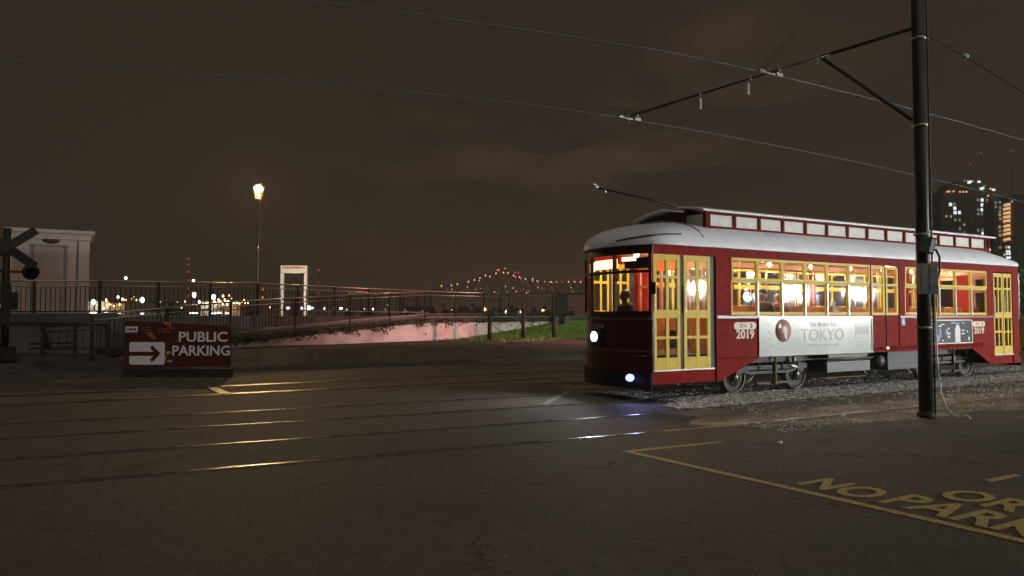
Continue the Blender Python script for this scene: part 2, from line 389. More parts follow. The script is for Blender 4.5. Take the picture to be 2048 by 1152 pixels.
# weeds along the near rail
v = []; f = []
for i in range(900):
    s = 8.6 + 14 * random.random(); D = 7.15 + random.gauss(0, .22)
    if math.sin(s * 2.1) + math.sin(s * .9 + 1) < .2: continue
    for k in range(3):
        a = random.random() * 6.28; h = random.uniform(.02, .06); o = len(v)
        dx, dy = math.cos(a), math.sin(a)
        v += [(s - dy * .004, D + dx * .004, .005), (s + dy * .004, D - dx * .004, .005), (s + dx * h * .7, D + dy * h * .7, .005 + h)]
        f.append((o, o + 1, o + 2))
o = MB().add(v, f).build('weeds', grassm); o.rotation_euler = (0, 0, RF); tag(o, 'sparse low weeds beside the near rail', 'weeds', kind='stuff')

# road paint -----------------------------------------------------------
rp = empty('road_marking', (0, 0, 0), RF, 'worn yellow painted corner line with letters on the asphalt at bottom right', 'road marking')
def q(pts, z=.004): return MB().add([(s, D, z) for s, D in pts], [(0, 1, 2, 3)])
q([(5.50, 6.95), (5.60, 6.95), (5.88, 2.2), (5.78, 2.2)]).build('line', road_yellow, rp)
q([(5.60, 6.96), (7.0, 6.87), (7.0, 6.79), (5.60, 6.86)], .004).build('line', road_yellow, rp)
def ground_text(sv, s, D0, D1, h, bold=.012):
    # letters stand towards +s, read towards -D
    M = Matrix(((0, 1, 0, s + h / 2), (-1, 0, 0, (D0 + D1) / 2), (0, 0, 1, .005), (0, 0, 0, 1)))
    o = text('letters', sv, h * 1.37, road_yellow, rp, M, 1, bold, .0005)
    wd = max(vv.co.x for vv in o.data.vertices) - min(vv.co.x for vv in o.data.vertices)
    o.matrix_local = M @ Matrix.Diagonal(((D0 - D1) / wd, 1, 1, 1)); return o
ground_text("NO", 5.85, 4.80, 4.10, .49, .018)
ground_text("PARKING", 5.88, 3.99, 1.9, .54, .018)
ground_text("OR", 6.52, 3.90, 3.22, .50, .018)
ground_text("I", 7.55, 3.98, 3.90, .55, .016)
q([(9.0, 13.2), (9.05, 13.1), (7.2, 11.2), (7.1, 11.3)]).build('seam', road_white, rp).name = 'line'

# faint darker asphalt patches
tag(poly_sheet('asphalt_patch', [(7.2, 6.6), (10.5, 6.2), (13.5, 5.3), (13, 4.9), (9.5, 5.7), (7.3, 6.2)], .0022, mat('asphalt_dark', (.065, .055, .046), .85, noise=.3, nscale=8, bump=.5)), kind='structure')
tag(poly_sheet('asphalt_patch', [(12.6, 6.2), (15.5, 6.1), (16.5, 5.2), (13.2, 5.5)], .0025, dirt), kind='structure')

# litter ---------------------------------------------------------------
def crumple(name, c, size, m, label, cat):
    bm = bmesh.new(); bmesh.ops.create_icosphere(bm, subdivisions=2, radius=size)
    for vv in bm.verts: vv.co = Vector((vv.co.x * random.uniform(.7, 1.5), vv.co.y * random.uniform(.5, 1.0), vv.co.z * random.uniform(.4, .8) + size * .4))
    me = bpy.data.meshes.new(name); bm.to_mesh(me); bm.free(); me.materials.append(m)
    o = bpy.data.objects.new(name, me); col.objects.link(o); o.location = c; tag(o, label, cat)
p = rt(10.2, 7.46); root = empty('paper_cup', (p.x, p.y, .03), .6, 'white paper cup lying on its side near the rail', 'cup')
Mc = Matrix.Rotation(R(80), 4, 'Y'); MB().lathe([(.026, 0), (.036, .09), (.038, .092), (.034, .088)], 14, Mc).build('cup_body', white, root)
MB().lathe([(.0385, .09), (.0385, .098), (.028, .102)], 14, Mc).build('lid', beige, root)
p = rt(7.53, 6.37); crumple('crumpled_paper', (p.x, p.y, .01), .028, white, 'crumpled scrap of white paper on the dark asphalt above the yellow letters', 'paper')
p = rt(9.49, 8.48); crumple('paper_scrap', (p.x, p.y, .01), .022, white, 'thin pale scrap of litter lying between the near rails', 'paper')
p = rt(8.66, 8.35); crumple('paper_scrap', (p.x, p.y, .01), .014, beige, 'tiny pale bit of litter where the dirt begins at the crossing', 'paper')

# ================================================================== STREETCAR
S0, D0 = 15.33, 11.64
tp = rt(S0, D0)
tram = empty('streetcar', (tp.x, tp.y, 0), RF, 'red vintage streetcar with pale roof, yellow window frames and lit interior', 'streetcar')
HW = 1.25
def X(s): return s - S0
NEARM = lambda x, y, z: Matrix(((1, 0, 0, x), (0, 0, -1, y), (0, 1, 0, z), (0, 0, 0, 1)))
FARM = lambda x, y, z: Matrix(((-1, 0, 0, x), (0, 0, 1, y), (0, 1, 0, z), (0, 0, 0, 1)))
W1 = [10.96, 11.69, 12.41, 13.12, 13.83, 14.55, 15.30]
W2 = [16.62, 17.32, 18.01, 18.71, 19.41, 20.12]
Z0, Z1, ZM = 1.61, 2.74, 2.32
def side(sg):
    f0 = 8.95 if sg < 0 else 9.35
    yo, yi = sg * HW, sg * (HW - .06)
    ya, yb = min(yo, yi), max(yo, yi)
    b = MB()
    b.box(X(10.55), X(15.34), ya, yb, .77, Z0)                     # lower panels
    b.box(X(16.40), X(20.47), ya, yb, .77, Z0)
    b.box(X(f0), X(21.71), ya, yb, Z1 + .001, 2.93)
    b.box(X(10.55), X(W1[0]), ya, yb, Z0, Z1); b.box(X(15.30), X(15.36), ya, yb, Z0, Z1)
    b.box(X(16.40), X(W2[0]), ya, yb, Z0, Z1); b.box(X(20.12), X(20.47), ya, yb, Z0, Z1)
    b.box(X(21.40), X(21.71), ya, yb, .35, Z1)
    b.box(X(f0), X(f0 + .025), ya, yb, .35, Z1)
    b.build('side_panel', red, tram)
    for sx0 in (12.6, 14.1, 17.1, 18.6, 20.0): MB().box(X(sx0), X(sx0) + .012, min(yo, yo + sg * .004), max(yo, yo + sg * .004), .80, 1.54).build('panel_seam', dark_red, tram)
    # belt rails, drip mouldings, ribbed sill
    y2 = sg * (HW + .022); y3 = sg * HW
    c = MB()
    for s0, s1 in ((10.55, 15.36), (16.40, 20.47)):
        c.box(X(s0), X(s1), min(y2, y3), max(y2, y3), Z0 - .065, Z0 - .015)
    c.build('belt_rail', dark_red, tram)
    c = MB(); c.box(X(10.6), X(20.4), min(y2, y3), max(y2, y3), .772, .80)
    y4 = sg * (HW + .012)
    for i in range(60):
        s = 15.45 + i * .075
        if s < 20.3: c.box(X(s), X(s) + .035, min(y4, y3), max(y4, y3), .82, .90)
    for s in [10.7 + .12 * k for k in range(8)] : c.box(X(s), X(s) + .02, min(y4, y3), max(y4, y3), 1.49, 1.53)
    c.build('sill_moulding', red, tram)
    # step housings + gussets
    c = MB(); ye = sg * (HW - .03)
    c.box(X(f0), X(10.55), min(ye, yi), max(ye, yi), .34, .575); c.box(X(20.45), X(21.71), min(ye, yi), max(ye, yi), .34, .56)
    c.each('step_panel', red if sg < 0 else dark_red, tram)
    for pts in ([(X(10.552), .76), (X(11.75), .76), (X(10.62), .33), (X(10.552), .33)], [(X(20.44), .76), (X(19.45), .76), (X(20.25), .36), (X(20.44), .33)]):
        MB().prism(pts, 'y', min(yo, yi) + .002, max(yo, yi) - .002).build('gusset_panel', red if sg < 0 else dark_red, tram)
    c = MB(); c.box(X(f0 + .02), X(10.5), min(yo, yi), max(yo, yi) , .575, .60); c.box(X(20.47), X(21.42), min(yo, yi), max(yo, yi), .56, .585)
    c.each('step_edge', zinc, tram)
    # windows
    for grp in (W1, W2):
        for i in range(len(grp) - 1):
            x0, x1 = X(grp[i]), X(grp[i + 1])
            f = MB(); fo = sg * (HW + .014); fi = sg * (HW - .04); fa, fb = min(fo, fi), max(fo, fi); t = .042
            f.box(x0 + .001, x0 + t, fa, fb, ZM - .03, Z1); f.box(x1 - t, x1 - .001, fa, fb, ZM - .03, Z1)
            f.box(x0 + t, x1 - t, fa, fb, Z1 - .055, Z1); f.box(x0 + t, x1 - t, fa, fb, ZM - .03, ZM + .03)
            lo = sg * (HW - .002); la, lb_ = min(lo, fi), max(lo, fi)
            f.box(x0 + .001, x1 - .001, la, lb_, Z0, Z0 + .065); f.box(x0 + .001, x1 - .001, la, lb_, ZM - .075, ZM - .031)
            f.box(x0 + .001, x0 + .034, la, lb_, Z0 + .066, ZM - .076); f.box(x1 - .034, x1 - .001, la, lb_, Z0 + .066, ZM - .076)
            wn = f.build('window', yellow, tram, .004)
            yg = sg * (HW - .025)
            MB().add([(x0 + t, yg, ZM + .03), (x1 - t, yg, ZM + .03), (x1 - t, yg, Z1 - .055), (x0 + t, yg, Z1 - .055)], [(0, 1, 2, 3)]).build('pane', glass, wn)
            yg = sg * (HW - .032)
            MB().add([(x0 + .034, yg, Z0 + .06), (x1 - .034, yg, Z0 + .06), (x1 - .034, yg, ZM - .07), (x0 + .034, yg, ZM - .07)], [(0, 1, 2, 3)]).build('pane', glass, wn)
            if i: # pale rounded post strip over lower mullion
                MB().box(x0 - .026, x0 + .026, min(sg * (HW - .001), sg * (HW + .02)), max(sg * (HW - .001), sg * (HW + .02)), Z0 - .03, ZM - .035).build('window_post', mat('pale_post', (.36, .39, .33), .3), tram, .006)
    # doors
    def leaf(x0, x1, z0, z1):
        y_o, y_i = sg * (HW - .015), sg * (HW - .05); a_, b_ = min(y_o, y_i), max(y_o, y_i); wd = x1 - x0; ht = z1 - z0
        rows = [(.05, .18), (.207, .48), (.554, .71), (.735, .895)]; cols = [(.12, .46), (.58, .88)]
        f = MB(); xs = [x0, x0 + cols[0][0] * wd, x0 + cols[0][1] * wd, x0 + cols[1][0] * wd, x0 + cols[1][1] * wd, x1]
        for k in (0, 2, 4): f.box(xs[k], xs[k + 1], a_, b_, z0, z1)
        zs = [z1] + [z1 - r * ht for rr in rows for r in rr] + [z0]
        for k in range(0, len(zs), 2):
            for c0, c1 in ((1, 2), (3, 4)): f.box(xs[c0], xs[c1], a_ + .002, b_ - .002, zs[k + 1], zs[k])
        d = f.build('door_leaf', yellow, tram, .003); ym = (y_o + y_i) / 2
        for c0, c1 in ((1, 2), (3, 4)):
            p_ = MB()
            for k in range(1, 8, 2): p_.add([(xs[c0], ym, zs[k + 1]), (xs[c1], ym, zs[k + 1]), (xs[c1], ym, zs[k]), (xs[c0], ym, zs[k])], [(0, 1, 2, 3)])
            p_.build('pane', glass, d)
        MB().bar((x0 + .02 if sg < 0 else x1 - .02, sg * (HW + .01), z0 + ht * .5), (x0 + .02 if sg < 0 else x1 - .02, sg * (HW + .01), z0 + ht * .72), .018).build('handle', zinc, d)
    leaf(X(f0 + .04), X(9.64 if sg < 0 else 9.85), .60, Z1 - .01); leaf(X(9.73 if sg < 0 else 9.91), X(10.41), .60, Z1 - .01)
    leaf(X(20.49), X(20.93), .585, Z1 - .03); leaf(X(20.96), X(21.38), .585, Z1 - .03)
    j = MB(); ja, jb = min(sg * (HW - .06), sg * (HW - .03)), max(sg * (HW - .06), sg * (HW - .03))
    j.box(X(9.64 if sg < 0 else 9.85), X(9.73 if sg < 0 else 9.91), ja, jb, .6, Z1); j.box(X(10.41), X(10.549), ja, jb, .6, Z1); j.box(X(20.93), X(20.96), ja, jb, .585, Z1); j.box(X(f0 + .025), X(f0 + .04), ja, jb, .6, Z1)
    j.box(X(20.471), X(20.49), ja, jb, .585, Z1)
    j.each('door_post', black, tram)
    # centre doors: red below, glazed yellow above
    for x0, x1 in ((X(15.39), X(15.87)), (X(15.92), X(16.38))):
        y_o, y_i = sg * (HW - .012), sg * (HW - .05); a_, b_ = min(y_o, y_i), max(y_o, y_i)
        d = MB().box(x0, x1, a_, b_, .80, Z0 - .01).build('centre_door', red, tram)
        f = MB(); f.box(x0, x0 + .055, a_, b_, Z0, 2.72); f.box(x1 - .055, x1, a_, b_, Z0, 2.72)
        for z0, z1 in ((Z0, Z0 + .06), (2.27, 2.33), (2.66, 2.72)): f.box(x0 + .055, x1 - .055, a_ + .001, b_ - .001, z0, z1)
        f.build('door_frame', yellow, d)
        ym = (y_o + y_i) / 2
        MB().add([(x0 + .05, ym, Z0 + .05), (x1 - .05, ym, Z0 + .05), (x1 - .05, ym, 2.67), (x0 + .05, ym, 2.67)], [(0, 1, 2, 3)]).build('pane', glass, d)
    j = MB(); j.box(X(15.87), X(15.92), ja, jb, .8, Z1); j.box(X(15.362), X(15.39), ja, jb, .8, Z1); j.box(X(16.38), X(16.399), ja, jb, .8, Z1); j.each('door_post', black, tram)
    j = MB(); j.box(X(15.341), X(16.399), min(yo, yi) + .001, max(yo, yi) - .001, .77, .80); j.build('side_panel', red, tram)
side(-1); side(1)

# plan of the rounded ends (local x, y), near corner to far corner
PL = [(8.95, -1.25), (8.70, -.50), (8.74, .30), (8.98, .84), (9.35, 1.22)]
PR = [(21.71, -1.25), (21.96, -.50), (21.96, .50), (21.74, 1.0), (21.71, 1.25)]
def end(PTS, front):
    sgn = -1 if front else 1
    P = [(X(s), y) for s, y in PTS]
    # smooth curved dash below the windows
    def curve(off):
        pts = []
        for i in range(len(P) - 1):
            for k in range(6):
                t = k / 6; x = P[i][0] * (1 - t) + P[i + 1][0] * t; y = P[i][1] * (1 - t) + P[i + 1][1] * t
                pts.append((x + sgn * off - sgn * .035 * 4 * t * (t - 1) * (1 if 0 < i < 3 else .6) * 0 + sgn * .03 * math.sin(math.pi * t), y))
        pts.append((P[-1][0] + sgn * off, P[-1][1])); return pts
    def wall(b, z0, z1, off):
        c = curve(off); n = len(c)
        vs_ = [(x, y, z0) for x, y in c] + [(x, y, z1) for x, y in c]
        ci = curve(off - .05); vs_ += [(x, y, z0) for x, y in ci] + [(x, y, z1) for x, y in ci]
        fs = []
        for i in range(n - 1):
            fs += [(i, i + 1, n + i + 1, n + i), (2 * n + i, 3 * n + i, 3 * n + i + 1, 2 * n + i + 1), (i, 2 * n + i, 2 * n + i + 1, i + 1), (n + i, n + i + 1, 3 * n + i + 1, 3 * n + i)]
        fs += [(0, n, 3 * n, 2 * n), (n - 1, 3 * n - 1, 4 * n - 1, 2 * n - 1)]
        b.add(vs_, fs, False)
    b = MB(); wall(b, .55, 1.56, 0); b.build('dash_panel', dark_red, tram)
    b = MB(); wall(b, .93, .955, .015); wall(b, 1.52, 1.56, .018); b.build('dash_bead', mat('bead_metal', (.10, .075, .065), .5), tram)
    b = MB(); wall(b, .26, .549, .05); b.build('bumper', mat('bumper_black', (.012, .010, .009), .7, spec=.15), tram)
    b = MB(); wall(b, 2.74, 2.95, .0); wall(b, 1.561, 1.62, .012); b.build('front_header', dark_red, tram)
    # window facets
    for i in range(len(P) - 1):
        a = Vector((*P[i], 0)); c = Vector((*P[i + 1], 0)); d = (c - a); ln = d.length; d.normalize()
        nrm = Vector((d.y, -d.x, 0)) * (-sgn * 1) * (1 if front else 1)
        if i == 3 and front: pass
        fr_ = MB(); t = .05
        fr_.bar(a + d * .03 + Vector((0, 0, 1.62)), a + d * .03 + Vector((0, 0, 2.74)), .06, .06, d)
        if i == len(P) - 2: fr_.bar(c - d * .03 + Vector((0, 0, 1.62)), c - d * .03 + Vector((0, 0, 2.74)), .06, .06, d)
        fr_.bar(a + d * .06 + Vector((0, 0, 2.415)), c - d * .0 + Vector((0, 0, 2.415)), .04, .05)
        fr_.bar(a + d * .06 + Vector((0, 0, 1.65)), c - d * .0 + Vector((0, 0, 1.65)), .04, .06)
        wn = fr_.build('front_window', dark_red, tram)
        p0 = a + d * .05; p1 = c
        MB().add([(p0.x, p0.y, 1.66), (p1.x, p1.y, 1.66), (p1.x, p1.y, 2.74), (p0.x, p0.y, 2.74)], [(0, 1, 2, 3)]).build('pane', glass, wn)
end(PL, True); end(PR, False)
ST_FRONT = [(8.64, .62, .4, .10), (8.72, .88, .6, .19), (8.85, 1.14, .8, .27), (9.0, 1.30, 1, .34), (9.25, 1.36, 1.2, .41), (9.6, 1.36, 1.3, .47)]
# lit roller signs behind the transom glass
def roller(p, q_, z0, z1, f0, f1, inset=.07):
    a = Vector((X(p[0]) + inset, p[1], 0)); c = Vector((X(q_[0]) + inset, q_[1], 0)); u = a.lerp(c, f0); v_ = a.lerp(c, f1)
    MB().bar((u.x, u.y, (z0 + z1) / 2), (v_.x, v_.y, (z0 + z1) / 2), .02, z1 - z0).build('roller_sign', e_sign, tram)
roller(PL[1], PL[2], 2.50, 2.68, .06, .97); roller(PL[2], PL[3], 2.48, 2.66, .05, .75); roller(PL[0], PL[1], 2.62, 2.70, .50, .9)
MB().bar((X(8.84), -.62, 2.58), (X(8.99), -1.12, 2.58), .06, .20).build('sign_box', black, tram)
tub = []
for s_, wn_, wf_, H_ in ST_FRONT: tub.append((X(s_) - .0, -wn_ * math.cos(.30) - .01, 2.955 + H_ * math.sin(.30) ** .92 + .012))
MB().tube(tub, .018, 6).build('gutter_shadow', mat('gutter_shadow_mat', (.16, .10, .10), .6), tram)  # dark purplish tube draws the gutter's shadow band along the roof front
# headlight, marker light, mirrors
hx, hy = X(8.655), .07
hl = MB().lathe([(.15, -.02), (.15, .05), (.125, .07)], 24, Matrix.Translation((hx + .03, hy, 1.19)) @ Matrix.Rotation(R(-90), 4, 'Y')).build('headlight', black, tram)
MB().lathe([(.092, .0), (.092, .022), (.05, .035), (.005, .04)], 24, Matrix.Translation((hx - .035, hy, 1.19)) @ Matrix.Rotation(R(-90), 4, 'Y')).build('headlight_glass', e_head, hl)
ml = MB().lathe([(.085, 0), (.085, .03), (.06, .05)], 18, Matrix.Translation((X(8.735), -.88, .45)) @ Matrix.Rotation(R(-90), 4, 'Z') @ Matrix.Rotation(R(75), 4, 'X') @ Matrix.Diagonal((1.25, .8, 1, 1))).build('marker_lamp', e_blue, tram)
mr = MB().bar((X(8.93), 1.22, 1.75), (X(8.72), 1.36, 1.78), .02).bar((X(8.72), 1.36, 1.62), (X(8.72), 1.36, 1.80), .02).build('mirror_arm', black, tram)
MB().box(X(8.70), X(8.72), 1.26, 1.44, 1.42, 1.64).build('mirror', mirror, mr)
mr = MB().bar((X(8.97), -1.27, 2.1), (X(8.82), -1.40, 2.12), .018).build('mirror_arm', black, tram)
MB().box(X(8.80), X(8.825), -1.50, -1.34, 1.98, 2.2).build('mirror', black, mr)
text('lettering', "2019", .15, grey_let, tram, Matrix(((0, 0, -1, X(8.66)), (-1, 0, 0, .0), (0, 1, 0, 1.38), (0, 0, 0, 1))), 1.15, .004, .003)
MB().box(X(8.93), X(8.945), -1.20, -1.10, 1.42, 1.47).build('tail_lamp', emi('small_red', (1, .05, .02), .6), tram)
# red sill reflector strips and step lamp
MB().ball((X(15.90), -1.27, .86), .035).build('door_lamp', mat('door_lamp_mat', (.8, .8, .75), .3, emit=(1, .95, .85), estr=.8), tram)

# roof ----------------------------------------------------------------
ST = [(8.60, .42, .22, .015), (8.63, .62, .38, .09), (8.72, .88, .56, .19), (8.85, 1.14, .76, .27), (9.0, 1.30, .94, .34), (9.25, 1.36, 1.14, .41), (9.6, 1.36, 1.30, .47), (10.1, 1.36, 1.36, .53), (10.7, 1.36, 1.36, .53), (11.2, 1.36, 1.36, .54)]
ST += [(s, 1.36, 1.36, .54) for s in (13, 15, 17, 19)]
ST += [(19.9, 1.36, 1.36, .53), (20.5, 1.36, 1.36, .50), (21.1, 1.36, 1.36, .36), (21.5, 1.36, 1.36, .24), (21.8, 1.22, 1.22, .14), (22.0, .85, .85, .07), (22.08, .4, .4, .02)]
vs_ = []; fs = []; n = 17
for s, wn_, wf, H in ST:
    for k in range(n):
        a = math.pi * k / (n - 1); c = -math.cos(a); y = c * (wn_ if c < 0 else wf); vs_.append((X(s), y, 2.955 + H * math.sin(a) ** .92))
    vs_.append((X(s), wf, 2.905)); vs_.append((X(s), -wn_, 2.905))
m_ = n + 2
for i in range(len(ST) - 1):
    for k in range(m_): fs.append((i * m_ + k, i * m_ + (k + 1) % m_, (i + 1) * m_ + (k + 1) % m_, (i + 1) * m_ + k))
fs.append(list(range(m_))); fs.append([(len(ST) - 1) * m_ + k for k in range(m_)])
rf_ = MB().add(vs_, fs, True).build('roof', roofw, tram)
es = rf_.modifiers.new('edge', 'EDGE_SPLIT'); es.split_angle = R(50)
def roofz(s, y):
    for i in range(len(ST) - 1):
        if ST[i][0] <= s <= ST[i + 1][0]:
            t = (s - ST[i][0]) / (ST[i + 1][0] - ST[i][0]); H = ST[i][3] * (1 - t) + ST[i + 1][3] * t; ww = ST[i][1 if y < 0 else 2] * (1 - t) + ST[i + 1][1 if y < 0 else 2] * t
            return 2.955 + H * math.sin(math.acos(max(-1, min(1, y / ww)))) ** .92
for s in (10.15,):  # thin grey arc line across the front of the roof
    MB().tube([(X(s) + (abs(y) ** 2) * .0, y, roofz(s, y) + .010) for y in [-1.33 + .14 * k for k in range(20)]], .014, 6).build('roof_arc_line', roofw if s > 11 else mat('arc_line_grey', (.30, .29, .29), .6), rf_)
# monitors: glazed raised lights each side of the trolley channel
def monitor(y0, y1, sg):
    yo = y0 if sg < 0 else y1; yi = y1 if sg < 0 else y0
    b = MB(); wa, wb = min(yo, yo - sg * .05), max(yo, yo - sg * .05)
    zt, zb = 3.645, 3.28
    b.box(X(10.60), X(20.75), wa, wb, zb, 3.375); b.box(X(10.60), X(20.75), wa, wb, 3.605, zt)
    st = [10.66 + .7145 * k for k in range(15)]
    for s in st: b.box(X(s) - .055, X(s) + .015, wa + .001, wb - .001, 3.375, 3.605)
    ia, ib = min(yi, yi + sg * .04), max(yi, yi + sg * .04)
    b.box(X(10.60), X(20.75), ia, ib, zb, zt + .1)
    for s0, s1 in ((10.55, 10.598), (20.752, 20.8)):
        b.box(X(s0), X(s1), y0, y1, zb, 3.36); b.box(X(s0), X(s1), y0, y1, 3.62, zt); b.box(X(s0), X(s1), y0, y0 + .09, 3.36, 3.62); b.box(X(s0), X(s1), y1 - .09, y1, 3.36, 3.62)
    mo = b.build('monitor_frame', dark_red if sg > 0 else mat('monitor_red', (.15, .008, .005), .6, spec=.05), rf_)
    yp = yo - sg * .03
    for i in range(14):
        MB().add([(X(st[i]) + .01, yp, 3.37), (X(st[i + 1]) - .05, yp, 3.37), (X(st[i + 1]) - .05, yp, 3.61), (X(st[i]) + .01, yp, 3.61)], [(0, 1, 2, 3)]).build('monitor_pane', clere, rf_)
    for s in (10.58, 20.77): MB().add([(X(s), y0 + .08, 3.35), (X(s), y1 - .08, 3.35), (X(s), y1 - .08, 3.63), (X(s), y0 + .08, 3.63)], [(0, 1, 2, 3)]).build('monitor_pane', clere, rf_)
    # sloped slab
    a, c = (yo + sg * .07, 3.65), (yi, 3.80); p_ = [a, (a[0], 3.685), (yo * .6 + yi * .4, 3.775), (c[0], 3.825), (c[0], 3.79), (yo * .6 + yi * .4, 3.735)]
    if sg > 0: p_ = p_[::-1]
    MB().prism(p_, 'x', X(10.42), X(21.0)).build('monitor_roof', roofw, rf_)
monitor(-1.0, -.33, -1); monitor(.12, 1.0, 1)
MB().ball((X(20.95), -.9, 3.36), .06, sq=(1.3, 1, .9)).build('roof_vent', roofw, rf_)
MB().ball((X(21.05), -.55, 3.42), .05).build('roof_vent', roofw, rf_)
# trolley pole held down along the roof, pointing forward
tpb = MB().box(X(11.3), X(11.9), -.14, .0, 3.53, 3.60).lathe([(.1, 3.60), (.08, 3.70), (.05, 3.74)], 14, Matrix.Translation((X(11.6), -.07, 0))).build('trolley_base', iron, tram)
tpo = MB().tube([(X(11.7), -.07, 3.72), (X(10.2), -.04, 3.95), (X(8.66), 0, 4.10)], [.03, .026, .018], 8).build('trolley_pole', black, tram)
MB().ball((X(8.62), 0, 4.12), .055, sq=(1.3, .5, .8)).bar((X(8.68), 0, 4.10), (X(8.55), 0, 4.17), .03).bar((X(8.86), 0, 4.02), (X(8.82), 0, 4.08), .03).build('trolley_wheel', zinc, tpo)

# under floor ---------------------------------------------------------
und = MB().box(X(10.0), X(20.8), -.85, .85, .62, .84).box(X(9.0), X(9.99), -1.1, .72, .45, .60).box(X(20.5), X(21.6), -1.1, 1.1, .45, .56).build('underframe', black, tram)
def wheel(s, y, sg):
    M = Matrix.Translation((X(s), y, .34)) @ Matrix.Rotation(R(90), 4, 'X')
    if sg > 0: M = M @ Matrix.Rotation(R(180), 4, 'X')
    wl = MB().lathe([(.05, .06), (.09, .05), (.10, .025), (.25, .0), (.285, .01), (.285, -.06)], 32, M).build('wheel', wheelf, tram)
    MB().lathe([(.29, .035), (.325, .035), (.33, -.03), (.36, -.045), (.36, -.065), (.29, -.065), (.287, -.02), (.29, .035)], 36, M, False).build('wheel_rim', wheelr, wl)
    b = MB(); b.ball((X(s), y - .07 * (1 if sg < 0 else -1), .34), .07, sq=(1, .6, 1))
    for k in range(6):
        a = k * math.pi / 3; b.ball((X(s) + .14 * math.cos(a), y - .035 * (1 if sg < 0 else -1), .34 + .14 * math.sin(a)), .018)
    b.build('axle_box', zinc, wl)
for s in (11.52, 13.38, 18.10, 19.98):
    for sg in (-1, 1): wheel(s, sg * .74, sg)
    MB().tube([(X(s), -.68, .34), (X(s), .68, .34)], .06, 10).build('axle', iron, tram)
for c in (12.45, 19.04):
    for sg in (-1, 1):
        t_ = MB(); y = sg * .86
        t_.bar((X(c - 1.15), y, .52), (X(c + 1.15), y, .52), .07, .09).bar((X(c - .62), y, .42), (X(c + .62), y, .42), .06, .06)
        t_.bar((X(c - .62), y, .42), (X(c - .93), y, .50), .06, .06).bar((X(c + .62), y, .42), (X(c + .93), y, .50), .06, .06)
        for dx in (-.93, .93): t_.box(X(c + dx) - .09, X(c + dx) + .09, y - .05, y + .05, .40, .60)
        t_.bar((X(c - .4), y, .20), (X(c + .9), y, .19), .05, .05)
        tr_ = t_.build('truck_frame', black, tram)
        MB().tube([(X(c + .12), y - sg * -.06, .18), (X(c + .12), y + sg * .06, .72)], .024, 8).ball((X(c + .12), y + sg * .06, .73), .04).ball((X(c + .12), y + sg * .06, .19), .04).build('brake_rod', mat('worn_rod', (.22, .20, .13), .5, noise=.3), tr_)
        for dx in (-.35, .35): MB().tube([(X(c + dx) + .05 * math.cos(k), y + .05 * math.sin(k), .44 + k * .0045) for k in [j * .8 for j in range(48)]], .012, 5).build('spring', iron, tr_)
        MB().ball((X(c + .68), y + sg * .08, .66), .05, sq=(1, .8, 1.6)).bar((X(c + .6), y + sg * .08, .54), (X(c + .78), y + sg * .08, .50), .03).build('brake_gear', zinc, tr_)
for sg in (-1, 1):
    def bx_(s0, s1, z0, z1, m, nm, dy=0):
        y0, y1 = sg * (1.13 - dy), sg * .6; return MB().box(X(s0), X(s1), min(y0, y1), max(y0, y1), z0, z1).build(nm, m, tram, .01)
    bx_(13.95, 15.45, .36, .60, dsteel, 'battery_box'); bx_(13.93, 15.47, .61, .635, black, 'box_lid', -.02); bx_(13.95, 15.3, .68, .76, dsteel, 'cable_tray', -.04)
    MB().tube([(X(14.0), sg * 1.16, .655), (X(15.5), sg * 1.16, .66)], .012, 8).build('pipe', zinc, tram)
    bx_(16.1, 17.3, .34, .76, mat('dark_box_paint', (.055, .06, .07), .6, noise=.3), 'equipment_box')
    for k in range(3): MB().box(X(16.15), X(17.25), min(sg * 1.135, sg * 1.13), max(sg * 1.135, sg * 1.13), .42 + .1 * k, .43 + .1 * k).build('box_rib', dsteel, tram)
    ta = MB().lathe([(.02, -.16), (.11, -.14), (.135, -.08), (.135, .5), (.11, .56)], 20, Matrix.Translation((X(15.84), sg * 1.02, .56)) @ Matrix.Rotation(R(90 if sg < 0 else -90), 4, 'X') @ Matrix.Rotation(math.pi, 4, 'X')).build('air_tank', dsteel, tram)
    MB().bar((X(14.2), sg * .9, .22), (X(15.6), sg * .9, .22), .03, .03).build('pipe', rust, tram)

# banners and lettering on the near side ------------------------------
yb_ = -(HW + .016)
bn = MB().box(X(11.72), X(15.33), -(HW + .012), -HW, .80, 1.545).build('advert_board', mat('banner_board', (.56, .62, .61), .16, noise=.07, nscale=1.5, bump=.06, bscale=2, coat=.6), tram)
fr_ = MB(); yf0, yf1 = -(HW + .03), -(HW + .0125)
fr_.box(X(11.70), X(15.35), yf0, yf1, 1.545, 1.575); fr_.box(X(11.70), X(15.35), yf0, yf1, .775, .805); fr_.box(X(11.70), X(11.725), yf0, yf1, .806, 1.544); fr_.box(X(15.325), X(15.35), yf0, yf1, .806, 1.544)
fr_.build('board_frame', mat('frame_pale', (.62, .64, .60), .2, coat=.5), bn)
ltr = mat('faded_ink', (.26, .30, .31), .4); ltr2 = mat('faded_blue_ink', (.33, .39, .46), .4)
text('lettering', "THE ROAD TO", .125, ltr, bn, NEARM(X(13.66), yb_, 1.405), 1.05, .003, .002)
tk = text('lettering', "TOKYO", .36, ltr, bn, NEARM(X(13.66), yb_, 1.18), 1.12, .002, .002)
sf = MB()
for x0, x1, z in ((13.10, 13.20, 1.06), (13.49, 13.57, 1.06), (13.64, 13.72, 1.06), (13.78, 13.86, 1.06), (13.49, 13.57, 1.30), (13.66, 13.74, 1.30), (13.78, 13.86, 1.30), (13.94, 14.02, 1.30)):
    pass
text('lettering', "WWII", .24, ltr2, bn, NEARM(X(15.0), yb_, 1.265), .66, .006, .002)
bo = MB()
